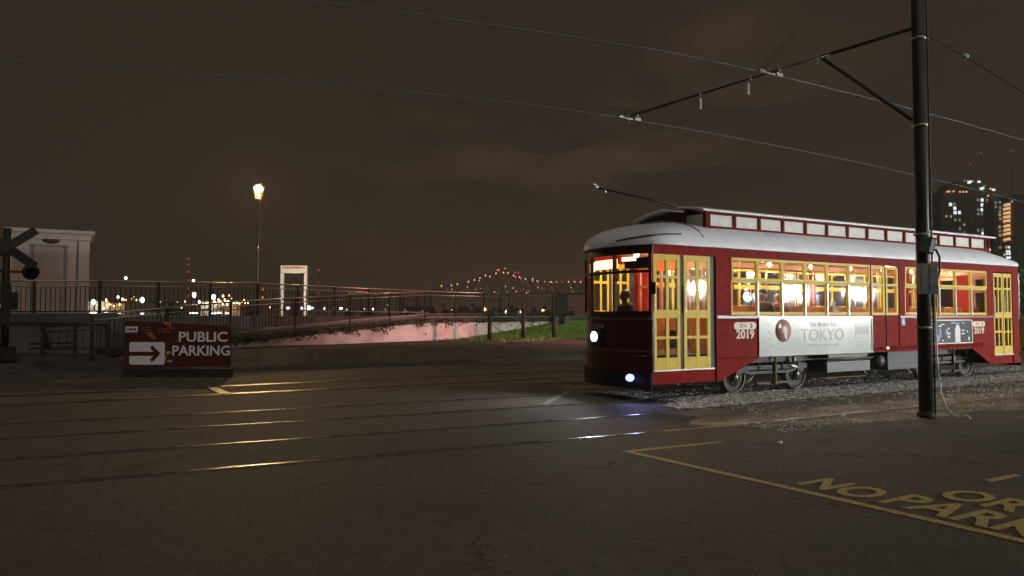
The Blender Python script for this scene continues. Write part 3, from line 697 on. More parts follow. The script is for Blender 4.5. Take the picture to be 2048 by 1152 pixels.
for x0, x1, z0, z1 in ((14.76, 15.24, 1.41, 1.43), (14.76, 15.24, 1.10, 1.12), (14.76, 14.775, 1.12, 1.41), (15.225, 15.24, 1.12, 1.41), (14.76, 15.24, 1.02, 1.035), (14.78, 15.2, .955, .965)):
    bo.box(X(x0), X(x1), -(HW + .0155), -(HW + .0122), z0, z1)
bo.build('printed_box', ltr2, bn)
bo = MB(); random.seed(11)
for k in range(24):
    x0 = 13.15 + .045 * k
    if k % 6 != 5: bo.box(X(x0), X(x0) + .03, -(HW + .0150), -(HW + .0122), .955, .955 + random.choice((.03, .04, .045)))
bo.box(X(14.45), X(14.62), -(HW + .015), -(HW + .0122), 1.45, 1.47)
bo.build('fine_print', ltr, bn)
# rising sun disc and brushy figure shapes
MB().lathe([(.24, 0), (.24, .002)], 30, Matrix.Translation((X(12.42), -(HW + .0125), 1.29)) @ Matrix.Rotation(R(90), 4, 'X') @ Matrix.Diagonal((1, .98, 1, 1))).build('printed_disc', mat('faded_red_ink', (.52, .28, .27), .4), bn)
bo = MB()
def blob(b, cx, cz, rx, rz, y=-(HW + .0160), n=9, th=.0015):
    pts = [(X(cx) + rx * math.cos(2 * math.pi * k / n) * random.uniform(.6, 1.2), cz + rz * math.sin(2 * math.pi * k / n) * random.uniform(.6, 1.2)) for k in range(n)]
    b.prism(pts, 'y', y, y + th)
for cx, cz, rx, rz in ((12.32, 1.38, .05, .06), (12.5, 1.2, .05, .15), (12.46, 1.35, .04, .05), (12.02, 1.12, .10, .03), (12.1, .98, .12, .05), (12.24, 1.02, .06, .03), (12.72, 1.12, .10, .025), (12.8, 1.3, .08, .02), (12.75, 1.42, .07, .02), (11.95, 1.42, .07, .025), (12.0, 1.26, .05, .02), (12.3, .92, .14, .025)):
    blob(bo, cx, cz, rx, rz)
bo.build('printed_brushwork', mat('faded_grey_ink', (.36, .41, .40), .4), bn)

b2_ = MB().box(X(17.2), X(19.36), -(HW + .012), -HW, .93, 1.475).build('advert_board', mat('dark_banner', (.022, .022, .030), .5, spec=.2), tram)
fr_ = MB(); fr_.box(X(17.18), X(19.38), yf0, yf1, 1.475, 1.495); fr_.box(X(17.18), X(19.38), yf0, yf1, .91, .93); fr_.box(X(17.18), X(17.2), yf0, yf1, .931, 1.474); fr_.box(X(19.36), X(19.38), yf0, yf1, .931, 1.474)
fr_.build('board_frame', zinc, b2_)
bl = mat('blue_print', (.05, .13, .50), .4); pw = mat('pale_print', (.55, .57, .66), .4)
bo = MB()
for cx, cz, rx, rz in ((17.8, 1.18, .05, .15), (18.0, 1.16, .05, .15), (17.9, 1.05, .08, .1), (18.28, 1.2, .06, .09), (18.55, 1.42, .13, .03), (18.75, 1.40, .1, .03)): blob(bo, cx, cz, rx, rz)
bo.build('printed_glass', bl, b2_)
bo = MB(); bo.prism([(X(18.63), .94), (X(18.86), .94), (X(18.86), 1.27), (X(18.82), 1.32), (X(18.80), 1.36), (X(18.69), 1.36), (X(18.66), 1.30), (X(18.63), 1.27)], 'y', -(HW + .0175), -(HW + .0162))
for cx, cz, rx, rz in ((18.36, 1.16, .07, .03), (18.36, 1.08, .07, .03), (18.36, 1.28, .035, .035), (18.98, 1.23, .08, .02), (18.98, 1.15, .09, .02), (19.18, 1.2, .03, .03), (18.1, 1.38, .12, .015), (18.0, 1.34, .08, .015), (18.75, 1.36, .03, .02), (18.99, 1.41, .05, .015), (19.24, 1.03, .035, .06), (17.6, 1.40, .12, .02), (18.1, .99, .03, .03)): blob(bo, cx, cz, rx, rz, y=-(HW + .0176), th=.001)
bo.build('printed_bottle', pw, b2_)
for sc_, zc in ((11.33, 1.395), (19.73, 1.385)):
    k = 1.0 if sc_ < 15 else .93
    hw_, hh = .31 * k, .073 * k; pts = []
    for i in range(20):
        a = 2 * math.pi * i / 20; cxx = hw_ - hh if math.cos(a) >= 0 else -(hw_ - hh); pts.append((X(sc_) + cxx + hh * math.cos(a), zc + hh * math.sin(a)))
    pl = MB().prism(pts, 'y', -(HW + .004), -HW - .0005).build('logo_plate', cream_let, tram)
    text('lettering', "RTA", .10 * k, mat('brown_lettering', (.16, .06, .035), .5), pl, NEARM(X(sc_ - .06), -(HW + .006), zc - .002), 1.0, .001, .001)
    xx = X(sc_) + .13 * k
    MB().prism([(xx, zc + .05), (xx + .04, zc + .05), (xx + .075, zc), (xx + .04, zc - .05), (xx, zc - .05), (xx + .035, zc)], 'y', -(HW + .0075), -(HW + .0055)).build('chevron', red_let, pl)
    text('lettering', "2019", .235 * k, cream_let, tram, NEARM(X(sc_), -(HW + .003), zc - .175), 1.08, .005, .003)
blu = MB().box(X(16.47), X(16.60), -(HW + .005), -HW - .0005, 1.37, 1.53).build('access_sign', mat('sign_blue', (.04, .16, .55), .4), tram)
bo = MB().ball((X(16.53), -(HW + .006), 1.50), .013, sq=(1, .2, 1)); bo.bar((X(16.53), -(HW + .006), 1.485), (X(16.53), -(HW + .006), 1.44), .012).bar((X(16.53), -(HW + .006), 1.44), (X(16.565), -(HW + .006), 1.44), .01).bar((X(16.565), -(HW + .006), 1.44), (X(16.575), -(HW + .006), 1.40), .01)
bo.tube([(X(16.53) + .032 * math.cos(a * .5 + 2), -(HW + .006), 1.425 + .032 * math.sin(a * .5 + 2)) for a in range(9)], .005, 5); bo.build('access_symbol', white, blu)

# interior ------------------------------------------------------------
MB().box(X(9.4), X(21.7), -1.18, 1.18, .845, .87).box(X(8.80), X(9.399), -1.15, .75, .845, .87).build('floor', floorm, tram)
MB().box(X(9.4), X(21.7), -1.18, 1.18, 2.90, 2.92).box(X(8.80), X(9.399), -1.12, .75, 2.90, 2.92).build('ceiling', ceilm, tram)
for sg in (-1, 1):
    y0, y1 = sg * 1.16, sg * 1.185
    MB().box(X(10.56), X(15.3), min(y0, y1), max(y0, y1), .87, 1.59).box(X(16.42), X(20.4), min(y0, y1), max(y0, y1), .87, 1.59).box(X(10.56), X(20.4), min(y0, y1), max(y0, y1), 2.76, 2.89).build('inner_lining', wood, tram)
# bulkheads between saloon and vestibules
for s in (10.62, 20.38):
    bk = MB(); bk.box(X(s), X(s) + .04, -1.15, -.42, .87, 1.6); bk.box(X(s), X(s) + .04, .42, 1.15, .87, 1.6); bk.box(X(s), X(s) + .04, -1.15, 1.15, 2.55, 2.9)
    for y in (-1.12, -.80, -.42, .42, .80, 1.12): bk.box(X(s) + .001, X(s) + .039, y - .035, y + .035, 1.6, 2.55)
    bk.box(X(s) + .002, X(s) + .038, -1.1, -.42, 2.2, 2.26); bk.box(X(s) + .002, X(s) + .038, .42, 1.1, 2.2, 2.26)
    bk.build('bulkhead', wood, tram)
for s, y0, y1, z0, z1 in ((12.22, -.10, .28, 1.4, 2.65), (17.0, -1.1, -.75, 1.5, 2.6), (19.75, -1.1, -.70, 1.35, 2.65)):
    MB().box(X(s), X(s) + .03, y0, y1, z0, z1).build('partition', curtain, tram)
for s in (11.4, 12.95, 14.5, 16.0, 16.9, 18.4, 19.3):
    for y in (-.38, .38): MB().tube([(X(s), y, .87), (X(s), y, 2.9)], .017, 8).build('grab_pole', mat('brass', (.6, .42, .16), .3, metal=.8), tram)
for y in (-.4, .4): MB().tube([(X(10.8), y, 2.62), (X(20.2), y, 2.62)], .014, 6).build('grab_rail', MATS['brass'], tram)
seat_s = [11.35 + .80 * k for k in range(5)] + [17.25 + .78 * k for k in range(4)]
for s in seat_s:
    for sg in (-1, 1):
        yc = sg * .79
        b = MB().box(X(s) - .02, X(s) + .40, yc - .34, yc + .34, 1.26, 1.31)
        b.box(X(s) + .40, X(s) + .43, yc - .34, yc + .34, 1.33, 1.79)
        st_ = b.build('seat', wood, tram, .01)
        MB().box(X(s) + .02, X(s) + .34, yc - .28, yc - .24, .87, 1.26).box(X(s) + .02, X(s) + .34, yc + .24, yc + .28, .87, 1.26).build('seat_leg', iron, st_)
        MB().tube([(X(s) + .415, yc - .34, 1.80), (X(s) + .415, yc + .34, 1.80)], .014, 6).build('seat_handle', MATS['brass'], st_)
for i, s in enumerate((11.3, 12.7, 14.1, 15.6, 17.1, 18.5, 19.8)):
    for sg in (-1, 1):
        y = sg * .52
        lp_ = MB().lathe([(.07, 2.895), (.07, 2.875), (.03, 2.865)], 14, Matrix.Translation((X(s), y, 0))).build('ceiling_lamp', MATS['brass'], tram)
        MB().ball((X(s), y, 2.81), .06).build('lamp_globe', e_ceil, lp_)
    light('saloon_light', 'POINT', (X(s), 0, 2.70), 58, (1, .85, .66), tram, .12)
light('vestibule_light', 'POINT', (X(9.7), .1, 2.72), 90, (1, .66, .34), tram, .08)
light('vestibule_light', 'POINT', (X(20.9), .1, 2.75), 7, (1, .7, .42), tram, .08)
MB().ball((X(9.7), .1, 2.83), .06).build('lamp_globe', e_ceil, tram)
light('headlight_beam', 'SPOT', (hx - .12, hy, 1.19), 165, (.92, .96, 1), tram, .08, 155, 1.0, (-1, .12, -.06))
light('marker_beam', 'SPOT', (X(8.74), -.97, .45), 26, (.32, .38, 1), tram, .05, 150, .6, (-.7, -.9, -.3))
cs = MB().box(X(8.95), X(9.25), -.35, .35, .87, 1.62).box(X(8.98), X(9.22), -.2, .25, 1.62, 1.68).build('control_stand', black, tram)

# ------------------------------------------------------------------ people
def person(name, label, loc, rz, cloth, hair_long=False, pose='sit', lean=0.0, parent_group=None, sc=1.0, sk=None):
    root = empty(name, loc, rz, label, 'person'); root.scale = (sc, sc, sc)
    # origin at the seat surface under the pelvis; +X is forward
    V = [(0, 0, .09), (lean * .3, 0, .30), (lean * .7, 0, .46), (lean, 0, .53), (lean + .01, 0, .575), (lean + .03, 0, .665), (lean + .02, 0, .745)]
    E_ = [(i, i + 1) for i in range(6)]; Rr = [.15, .12, .11, .055, .052, .090, .066]
    def chain(base, pts, rs):
        p = base
        for c, r in zip(pts, rs): V.append(c); Rr.append(r); E_.append((p, len(V) - 1)); p = len(V) - 1
        return p
    chain(5, [(lean + .125, 0, .65)], [.022])                                # nose / face bridge
    chain(5, [(lean + .085, 0, .59)], [.045])                                # chin
    for sg in (-1, 1):
        chain(5, [(lean + .02, sg * .10, .655)], [.02])                        # ear
        chain(0, [(.10, sg * .10, .08), (.43, sg * .12, .08), (.45, sg * .12, -.34), (.58, sg * .12, -.40)], [.09, .06, .045, .035])
        e = chain(2, [(lean, sg * .17, .45), (lean * .6 + .05, sg * .22, .20), (.30, sg * .13, .17)], [.065, .045, .033])
        e = chain(e, [(.36, sg * .11, .165)], [.036])
        for k in range(4): chain(e, [(.41, sg * (.085 + .018 * k), .165), (.43 + .006 * (k % 2), sg * (.085 + .018 * k), .145)], [.009, .008])
        chain(e, [(.375, sg * .07, .175), (.40, sg * .055, .16)], [.011, .009])
    def skinned(nm, V, E_, Rr, m, root_i=0):
        me = bpy.data.meshes.new(nm); me.from_pydata(V, E_, []); o = bpy.data.objects.new(nm, me); col.objects.link(o); o.parent = root; me.materials.append(m)
        md = o.modifiers.new('skin', 'SKIN'); md.use_smooth_shade = True
        if not me.skin_vertices: me.attributes
        bm = bmesh.new(); bm.from_mesh(me); ly = bm.verts.layers.skin.verify(); bm.verts.ensure_lookup_table()
        for i, v_ in enumerate(bm.verts): v_[ly].radius = (Rr[i], Rr[i]); v_[ly].use_root = (i == root_i)
        bm.to_mesh(me); bm.free()
        sd = o.modifiers.new('subd', 'SUBSURF'); sd.levels = 1; sd.render_levels = 2
        return o
    skinned('body', V, E_, Rr, sk or skin)
    CV = [(0, 0, .08), (lean * .3, 0, .30), (lean * .7, 0, .45), (lean, 0, .51)]; CE = [(0, 1), (1, 2), (2, 3)]; CR = [.18, .165, .165, .10]
    for sg in (-1, 1):
        b0 = len(CV); CV += [(lean, sg * .175, .45), (lean * .6 + .05, sg * .225, .20), (.26, sg * .14, .175)]; CE += [(2, b0), (b0, b0 + 1), (b0 + 1, b0 + 2)]; CR += [.082, .062, .048]
    skinned('jacket', CV, CE, CR, cloth)
    TV = [(0, 0, .07)]; TE = []; TR = [.16]
    for sg in (-1, 1):
        b0 = len(TV); TV += [(.10, sg * .10, .08), (.44, sg * .12, .08), (.45, sg * .12, -.32)]; TE += [(0, b0), (b0, b0 + 1), (b0 + 1, b0 + 2)]; TR += [.105, .078, .06]
    skinned('trousers', TV, TE, TR, cloth_d)
    hb = MB().ball((lean - .012, 0, .705), .112, 14, 8, (1.0, .95, .90))
    if hair_long: hb.ball((lean - .055, 0, .60), .10, 12, 8, (.7, 1.0, 1.5))
    hb.build('hair', hairm, root)
    for sg in (-1, 1): MB().ball((lean + .112, sg * .032, .67), .011).build('eye', black, root)
    MB().ball((lean + .108, 0, .608), .016, sq=(.5, 1.5, .4)).build('mouth', mat('lips', (.35, .08, .07), .5), root)
    return root
def tl(s, y, z): p = rt(s, D0 + y); return (p.x, p.y, z)
person('person', 'long haired passenger in an olive jacket by the second streetcar window', tl(12.30, -.85, 1.36), RF + R(205), cloth_o, True, lean=.03)
person('person', 'short haired passenger in rust top seated further back behind the second streetcar window', tl(13.06, -.66, 1.36), RF + R(200), cloth_r, False, lean=.06)
person('person', 'driver in dark clothes sitting at the streetcar front window', tl(9.42, -.02, 1.32), RF + R(175), cloth_d, False, lean=.10, sk=mat('skin_dark', (.10, .055, .035), .6))
pp = tl(14.62, -.8, 1.33); root = empty('carrier_bag', pp, .3, 'white carrier bag on a seat behind the fifth streetcar window', 'bag')
MB().lathe([(.13, 0), (.17, .08), (.17, .25), (.12, .40), (.05, .50), (.08, .56)], 12, Matrix.Diagonal((1, .8, 1, 1))).build('bag_body', beige, root)
MB().tube([(-.05, 0, .52), (-.04, 0, .62), (.04, 0, .62), (.05, 0, .52)], .01, 6).build('handle', beige, root)

# ================================================================== TROLLEY POLE AND OVERHEAD WIRES
px_, py_ = rt(11.47, 6.86).xy
pole = empty('trolley_pole_mast', (px_, py_, 0), 0, 'tall dark trolley wire pole standing beside the near rail with box and conduits', 'utility pole')
MB().tube([(0, 0, -.1), (0, 0, 3), (0, 0, 9.2)], [.103, .100, .094], 24).build('shaft', polem, pole)
MB().lathe([(.135, 0), (.135, .05), (.12, .08), (.106, .10)], 24).build('base_plate', iron, pole)
for z in (6.02, 4.62, 2.88, 1.41):
    b = MB().lathe([(.104, z - .02), (.109, z - .02), (.109, z + .02), (.104, z + .02)], 24); b.box(.105, .145, -.03, .03, z - .022, z + .022); b.box(-.135, -.105, -.02, .02, z - .015, z + .015)
    b.build('band', zinc, pole)
MB().tube([(.116, -.045, 0), (.116, -.045, 2.3), (.112, -.045, 6.2), (.106, -.045, 8.6)], .014, 8).build('cable', polem, pole)
bx_ = MB().box(-.17, .10, -.24, -.13, 1.93, 2.41).build('meter_box', mat('meter_box_paint', (.125, .125, .12), .6, noise=.2), pole, .008)
MB().box(-.04, -.03, -.243, -.2405, 1.97, 2.37).box(.02, .09, -.244, -.2405, 2.05, 2.06).build('box_seam', iron, bx_)
tb = MB().box(-.13, .11, -.03, .03, -.13, .13).build('signal_box', black, pole, .006, loc=(-.03, -.18, 2.70), rot=(0, R(14), 0))
MB().box(.035, .09, -.034, -.031, -.105, .105).build('reflective_strip', white, tb)
cd_ = [(.12, -.03, 2.63), (.19, -.03, 2.64), (.24, -.04, 2.52), (.235, -.04, 2.30), (.17, -.04, 2.06), (.12, -.06, 1.98)]
MB().tube(cd_, .018, 8).build('conduit', black, pole)
MB().tube([(.135, -.06, 1.95), (.15, -.06, 1.2), (.165, -.06, .7), (.20, -.07, .38), (.27, -.09, .16), (.36, -.11, .045), (.46, -.13, .03)], .014, 8).tube([(.50, -.14, .05), (.55, -.16, .045), (.57, -.20, .01)], .016, 8).build('conduit', mat('pale_conduit', (.58, .58, .54), .35), pole)
# bracket arm (world positions relative to the pole)
off = Vector((px_, py_, 0))
Apt = Vector((px_, py_, 6.22)); Bpt = Vector((*rt(9.62, 11.85).xy, 5.70))
def arm(t): return Apt.lerp(Bpt, t) - off
ab = MB().tube([arm(0), arm(.28)], .030, 10).tube([arm(.28), arm(1)], .019, 8).build('bracket_arm', iron, pole)
MB().tube([arm(.285), Vector((-.12, .02, 4.72))], .030, 10).build('strut', iron, pole)
cl = MB()
for t in (.262, .278, .294): cl.ball(arm(t) + Vector((0, 0, .0)), .045, sq=(.6, .6, 1.3)).bar(arm(t), arm(t) - Vector((0, 0, .13)), .012)
cl.build('clamp', zinc, pole)
wipe = emi('unused_strip', (.8, .82, .9), .35) if False else mat('white_strip', (.85, .86, .90), .3)
for X_, Y_ in ((1401, 180), (1496, 150)):
    # find arm parameter whose pixel column is X_
    best = min([k / 400 for k in range(401)], key=lambda t: abs(CX + F * (arm(t) + off).x / ((arm(t) + off).y + .037 * ((arm(t) + off).z - 1.6)) - X_))
    p = arm(best)
    MB().box(p.x - .018, p.x + .018, p.y - .01, p.y + .01, p.z - .29, p.z - .09).bar(p, p - Vector((0, 0, .10)), .008).ball(p, .022).build('wire_tag', wipe, pole)
p = arm(.52); MB().ball(p, .035, sq=(1, 1, 1.4)).build('insulator', zinc, pole)
MB().tube([p, p + Vector((1.4, -.6, 1.4)), p + Vector((2.2, -1, 2.3))], .005, 5).build('stay_wire', iron, pole)
MB().ball(Bpt - off, .04).tube([Bpt - off, Bpt - off - Vector((0, 0, .18))], .012, 6).build('end_fitting', zinc, pole)

WA = (8.52, 10.05, 5.68); WB = (11.74, 9.62, 5.60)
def wirep(W, s):
    x = s - W[1]; x = x if abs(x) <= 16 else math.copysign(32 - abs(x), x)
    k = .0038 if x < 0 else .0022
    return rt(s, W[0] + drift(s), W[2] - k * x * x)
for W, lab in ((WA, 'trolley contact wire over the near empty track, upper wire in the picture'), (WB, 'trolley contact wire above the streetcar, lower wire in the picture')):
    o = MB().tube([wirep(W, s * 1.0) for s in range(-20, 41)], .0085, 6).build('contact_wire', mat('copper_wire', (.075, .085, .08), .5, metal=.2)); tag(o, lab, 'overhead wire')
    r_ = empty('wire_hanger', wirep(W, W[1]), RF, 'clamped hanger fitting gripping the ' + ('upper near' if W is WA else 'lower far') + ' contact wire under the bracket arm', 'wire fitting')
    MB().box(-.35, -.22, -.02, .02, -.005, .045).box(-.20, .02, -.015, .015, -.01, .02).box(.05, .20, -.025, .025, -.01, .05).build('clamp', zinc, r_)
    MB().tube([(-.28, 0, .03), (-.1, 0, .16), (.05, 0, .17), (.12, 0, .04)], .012, 6).build('yoke', iron, r_)
    MB().ball((.12, .0, .10), .03).build('insulator', white if W is WB else zinc, r_)
    tt = min([k / 400 for k in range(401)], key=lambda t: (Vector((arm(t) + off)).xy - wirep(W, W[1]).xy).length)
    a = wirep(W, W[1]); c = arm(min(tt + .0, .98)) + off
    MB().tube([a + Vector((0, 0, .04)), c], .008, 6).tube([a + Vector((0, 0, .06)), c.lerp(a, .45) + Vector((.65, -.45, .12)), arm(max(tt - .2, .3)) + off], .006, 6).build('span_wire', mat('copper_wire', (1, 1, 1)), None).name = 'span_wire'
    o = [x for x in col.objects if x.name.startswith('span_wire') and not x.get('label')][0]
    tag(o, 'thin slack wire tying the bracket arm to the ' + ('upper near' if W is WA else 'lower far') + ' contact wire', 'overhead wire')
# guy wire on the far side of the pole
gw = [Vector((px_, py_, 6.15)), at(1880, 82, 11.4), at(1930, 113, 10.9), at(1975, 150, 10.4), at(2120, 290, 9.5), Vector((9.8, 6.2, 0))]
gy = MB().tube([gw[0], gw[2], gw[5] + Vector((0, 0, .0))], .006, 5).build('guy_wire', iron); tag(gy, 'thin guy wire running down right from the pole with a glass insulator', 'guy wire')
MB().ball(gw[2], .05, sq=(1.2, 1, .9)).build('insulator', mat('insulator_glass', (.35, .55, .62), .15, coat=.6), gy)

# ================================================================== BANK, RAMP, WALLS (left and centre)
prof = [(22.0, 0), (22.05, .13), (22.25, .14), (23.0, .50), (24.5, .58), (64, .60)]
v = []; f = []; ns = 60
random.seed(5)
for i in range(ns + 1):
    s = -60 + 140 * i / ns
    for k, (D, z) in enumerate(prof): v.append((s, D + (random.uniform(-.08, .08) if k in (3, 4) else 0), z + (random.uniform(-.03, .04) if k in (3, 4) else 0)))
m = len(prof)
for i in range(ns):
    for k in range(m - 1): f.append((i * m + k, i * m + k + 1, (i + 1) * m + k + 1, (i + 1) * m + k))
bank = MB().add(v, f, True).build('bank', earth); bank.rotation_euler = (0, 0, RF); tag(bank, kind='structure')
lev = [(-60, 21.2), (-11.9, 21.2), (-3.33, 30.3), (2.5, 38.6), (14, 54), (90, 54), (90, 110), (-90, 110)]
tag(MB().prism(lev, 'z', .1, 1.575).build('terrace', oldconc), kind='structure')

WP = [(-8.75, 22.95, .73), (at(700, 600, 26.9).x, 26.9, 1.05), (at(850, 600, 30).x, 30.0, 1.30), (2.15, 38.1, 1.30), (11.5, 50.5, 1.30)]
def path_wall(b, P_, zb, zt_off, th, zb_abs=True):
    for i in range(len(P_) - 1):
        a, c = P_[i], P_[i + 1]; d = Vector((c[0] - a[0], c[1] - a[1], 0)).normalized(); nrm = Vector((-d.y, d.x, 0)) * th
        def z0(p): return zb if zb_abs else p[2] + zb
        vs_ = [(a[0], a[1], z0(a)), (c[0], c[1], z0(c)), (c[0] + nrm.x, c[1] + nrm.y, z0(c)), (a[0] + nrm.x, a[1] + nrm.y, z0(a)),
               (a[0], a[1], a[2] + zt_off), (c[0], c[1], c[2] + zt_off), (c[0] + nrm.x, c[1] + nrm.y, c[2] + zt_off), (a[0] + nrm.x, a[1] + nrm.y, a[2] + zt_off)]
        b.add(vs_, [(0, 3, 2, 1), (4, 5, 6, 7), (0, 1, 5, 4), (1, 2, 6, 5), (2, 3, 7, 6), (3, 0, 4, 7)])
rw = empty('ramp_wall', (-8.75, 22.95, 0), 0, 'long pale concrete wall rising under the ramp, washed in pink light', 'wall')
def to_local(P_, root): return [(p[0] - root.location.x, p[1] - root.location.y, *p[2:]) for p in P_]
b = MB(); path_wall(b, to_local(WP, rw), .35, 0, .3); b.build('wall_face', concrete, rw)
WP2 = [(-10.9, 20.1, .50)] + WP
WP2 = [(x - .06 * 0 + .03, y - .05, z) for x, y, z in WP2]
b = MB(); path_wall(b, to_local(WP2, rw), .001, .22, .9, False); b.build('ramp_slab', mat('grimy_slab', (.04, .035, .03), .9, noise=.4, nscale=2), rw)

def railing(name, P_, hgt, label, group, spacing=1.6, bal=.115, lit=raill):
    root = empty(name, (P_[0][0], P_[0][1], 0), 0, label, 'railing', group); L_ = to_local(P_, root)
    hr = MB(); hr2 = MB(); bt = MB(); bs = MB()
    for i in range(len(L_) - 1):
        a, c = Vector(L_[i]), Vector(L_[i + 1]); ln = (c - a).length
        hr.tube([a, c], .026, 8); hr2.tube([a - Vector((0, 0, .15)), c - Vector((0, 0, .15))], .018, 6)
        bt.bar(a - Vector((0, 0, hgt - .10)), c - Vector((0, 0, hgt - .10)), .04, .04)
        nb = int(ln / bal)
        for k in range(nb): p = a.lerp(c, k / nb); bs.bar(p - Vector((0, 0, hgt - .10)), p - Vector((0, 0, .15)), .018)
        npst = max(1, int(ln / spacing))
        for k in range(npst + (i == len(L_) - 2)):
            p = a.lerp(c, k / npst); MB().bar(p - Vector((0, 0, hgt + .12)), p, .065).build('post', railg, root)
    hr.build('handrail', lit, root); hr2.build('rail', lit, root); bt.build('rail', railg, root); bs.build('baluster_panel', railg, root)
    return root
RA = [(-11.2, 19.75, 1.62), (-8.75, 23.0, 2.02), (WP[1][0], 26.95, 2.36), (WP[2][0], 30.05, 2.58), (2.1, 38.15, 2.66)]
railing('ramp_railing', RA, 1.03, 'long metal railing climbing the ramp above the pink wall and levelling off to the right', 'ramp railings', 1.75)
RB = [(-17.6, 21.35, 2.58), (-11.9, 21.35, 2.60), (-8.6, 25.0, 2.68), (-3.4, 30.45, 2.60)]
railing('ramp_railing', RB, .98, 'upper level metal railing in front of the pale kiosk and the street lamp', 'ramp railings', 1.5, .14)
RC = [(-12.0, 18.95, 1.33), (-10.35, 18.95, 1.40)]
railing('ramp_railing', RC, .72, 'short low railing section just left of the public parking sign', 'ramp railings', .8, .2, railg)
gwl = empty('lower_wall', (-14, 20.6, 0), 0, 'grey rendered wall below the pale kiosk at the far left', 'wall')
MB().box(-4.5, 2.7, 0, .4, .4, 1.40).build('wall_face', mat('grey_render', (.17, .165, .165), .9, noise=.2, nscale=1.5, bump=.3), gwl)
MB().box(-4.6, 2.8, -.12, .42, 1.401, 1.66).build('coping', oldconc, gwl)
hb = empty('barrier_frame', at(92, 700, 19.8).to_tuple(), 0, 'dark leaning steel barrier frame in front of the grey wall', 'barrier')
MB().bar((-.12, 0, .68), (.06, 0, 0), .09).build('post', iron, hb)
MB().bar((-.45, 0, .16), (.75, .1, .19), .05).bar((-.45, 0, .04), (.75, .1, .07), .04).bar((0, 0, .64), (.8, .1, .66), .04).build('rail', iron, hb)

# ragged fringe of dark leaves and plants along the ramp edge
def leaves(n, fn, size, name, m, label=None, cat=None, kind=None, parent=None):
    v = []; f = []
    for i in range(n):
        p = fn(i)
        if p is None: continue
        p = Vector(p); a = Vector((random.gauss(0, 1), random.gauss(0, 1), random.gauss(0, 1))).normalized(); b_ = a.orthogonal().normalized(); r = size * random.uniform(.5, 1.3); o = len(v)
        v += [p - b_ * r * .5, p + a * r * .5, p + b_ * r * .5, p - a * r]; f.append((o, o + 1, o + 2, o + 3))
    o = MB().add(v, f).build(name, m, parent); tag(o, label, cat, kind=kind); return o
random.seed(21)
def fringe_spot(i):
    t = random.random() * 3; k = int(t); t -= k; a = Vector(WP[k]); c = Vector(WP[k + 1]); p = a.lerp(c, t)
    u = p.x + p.y; dens = .5 + .5 * math.sin(u * 1.7) * math.sin(u * .53 + 1) + .25 * math.sin(u * 5.1)
    if random.random() > dens + .25: return None
    return p + Vector((random.uniform(-.1, .1) + .05, -.12 + random.uniform(-.08, .08), .16 - abs(random.gauss(0, .07 + .08 * max(0, dens)))))
leaves(1900, fringe_spot, .075, 'fringe', leafd, 'dark ragged fringe with plants along the top edge of the pale wall', 'plant', 'stuff')

# grass mound at the right end of the wall
gv = []; gf = []; NX, NY = 36, 14; g0 = Vector((-3.6, 30.2, 0)); du = Vector((.575, .818, 0)); dn = Vector((.818, -.575, 0))
def mound(u, n_):   # u along the wall, n_ out from the wall
    h = max(0, min(1, (u - 1.5) / 8.5)); return .58 + .66 * h ** 1.3 * max(0, 1 - (n_ / 4.6) ** 2)
for i in range(NX + 1):
    for j in range(NY + 1):
        u = 20 * i / NX; n_ = 4.6 * j / NY; p = g0 + du * u + dn * n_; gv.append((p.x, p.y, mound(u, n_) + random.uniform(-.01, .02)))
for i in range(NX):
    for j in range(NY): a = i * (NY + 1) + j; gf.append((a, a + NY + 1, a + NY + 2, a + 1))
tag(MB().add(gv, gf, True).build('grass_mound', mat('turf_soil', (.05, .08, .02), .95, noise=.3)), kind='structure')
v = []; f = []
for i in range(26000):
    u = 20 * random.random() ** .8; n_ = 4.6 * random.random(); p = g0 + du * u + dn * n_; z = mound(u, n_)
    if z < .64 and random.random() < .8: continue
    a = random.random() * 6.28; h = random.uniform(.05, .15); o = len(v); dx, dy = math.cos(a) * .012, math.sin(a) * .012
    v += [(p.x - dx, p.y - dy, z - .01), (p.x + dx, p.y + dy, z - .01), (p.x + random.uniform(-.05, .05), p.y + random.uniform(-.05, .05), z + h)]; f.append((o, o + 1, o + 2))
tag(MB().add(v, f).build('grass', grassm), 'bright green grass on the slope by the chained posts', 'grass', kind='stuff')

# chained posts
bpos = []
for i, (X_, Yb, zt, lab) in enumerate(((979.5, 30.2, 1.55, 'thick dark bollard at the left end of the chain by the pale wall'), (1047, 30.9, 1.86, 'middle bollard between the two sagging chains'), (1108, 31.6, 1.66, 'right hand bollard standing in the grass below the dark cabinet'))):
    p = at(X_, 675, Yb); bpos.append((p.x, p.y, zt))
    r_ = empty('bollard', (p.x, p.y, .5), 0, lab, 'bollard', 'bollards joined by chains')
    MB().tube([(0, 0, 0), (0, 0, zt - .5)], .088, 14).build('post', black, r_)
    MB().lathe([(.10, zt - .52), (.10, zt - .48), (.06, zt - .45)], 14).build('cap', black, r_)
def chain_obj(a, c, sag, label):
    n = 46; b = MB(); a = Vector(a); c = Vector(c); d = (c - a).normalized()
    for i in range(n):
        t = (i + .5) / n; p = a.lerp(c, t) - Vector((0, 0, sag * 4 * t * (1 - t))); t2 = (i + 1) / n; p2 = a.lerp(c, t2) - Vector((0, 0, sag * 4 * t2 * (1 - t2)))
        b.tube([p, p2], .020 if i % 2 else .012, 6)
    tag(b.build('chain', iron), label, 'chain', 'chains between the bollards')
def bz(i, z): return (bpos[i][0], bpos[i][1], z)
chain_obj(bz(0, 1.38), bz(1, 1.42), .48, 'sagging chain hung between left and middle bollards')
chain_obj(bz(1, 1.38), bz(2, 1.36), .24, 'sagging chain hung between middle and right bollards')
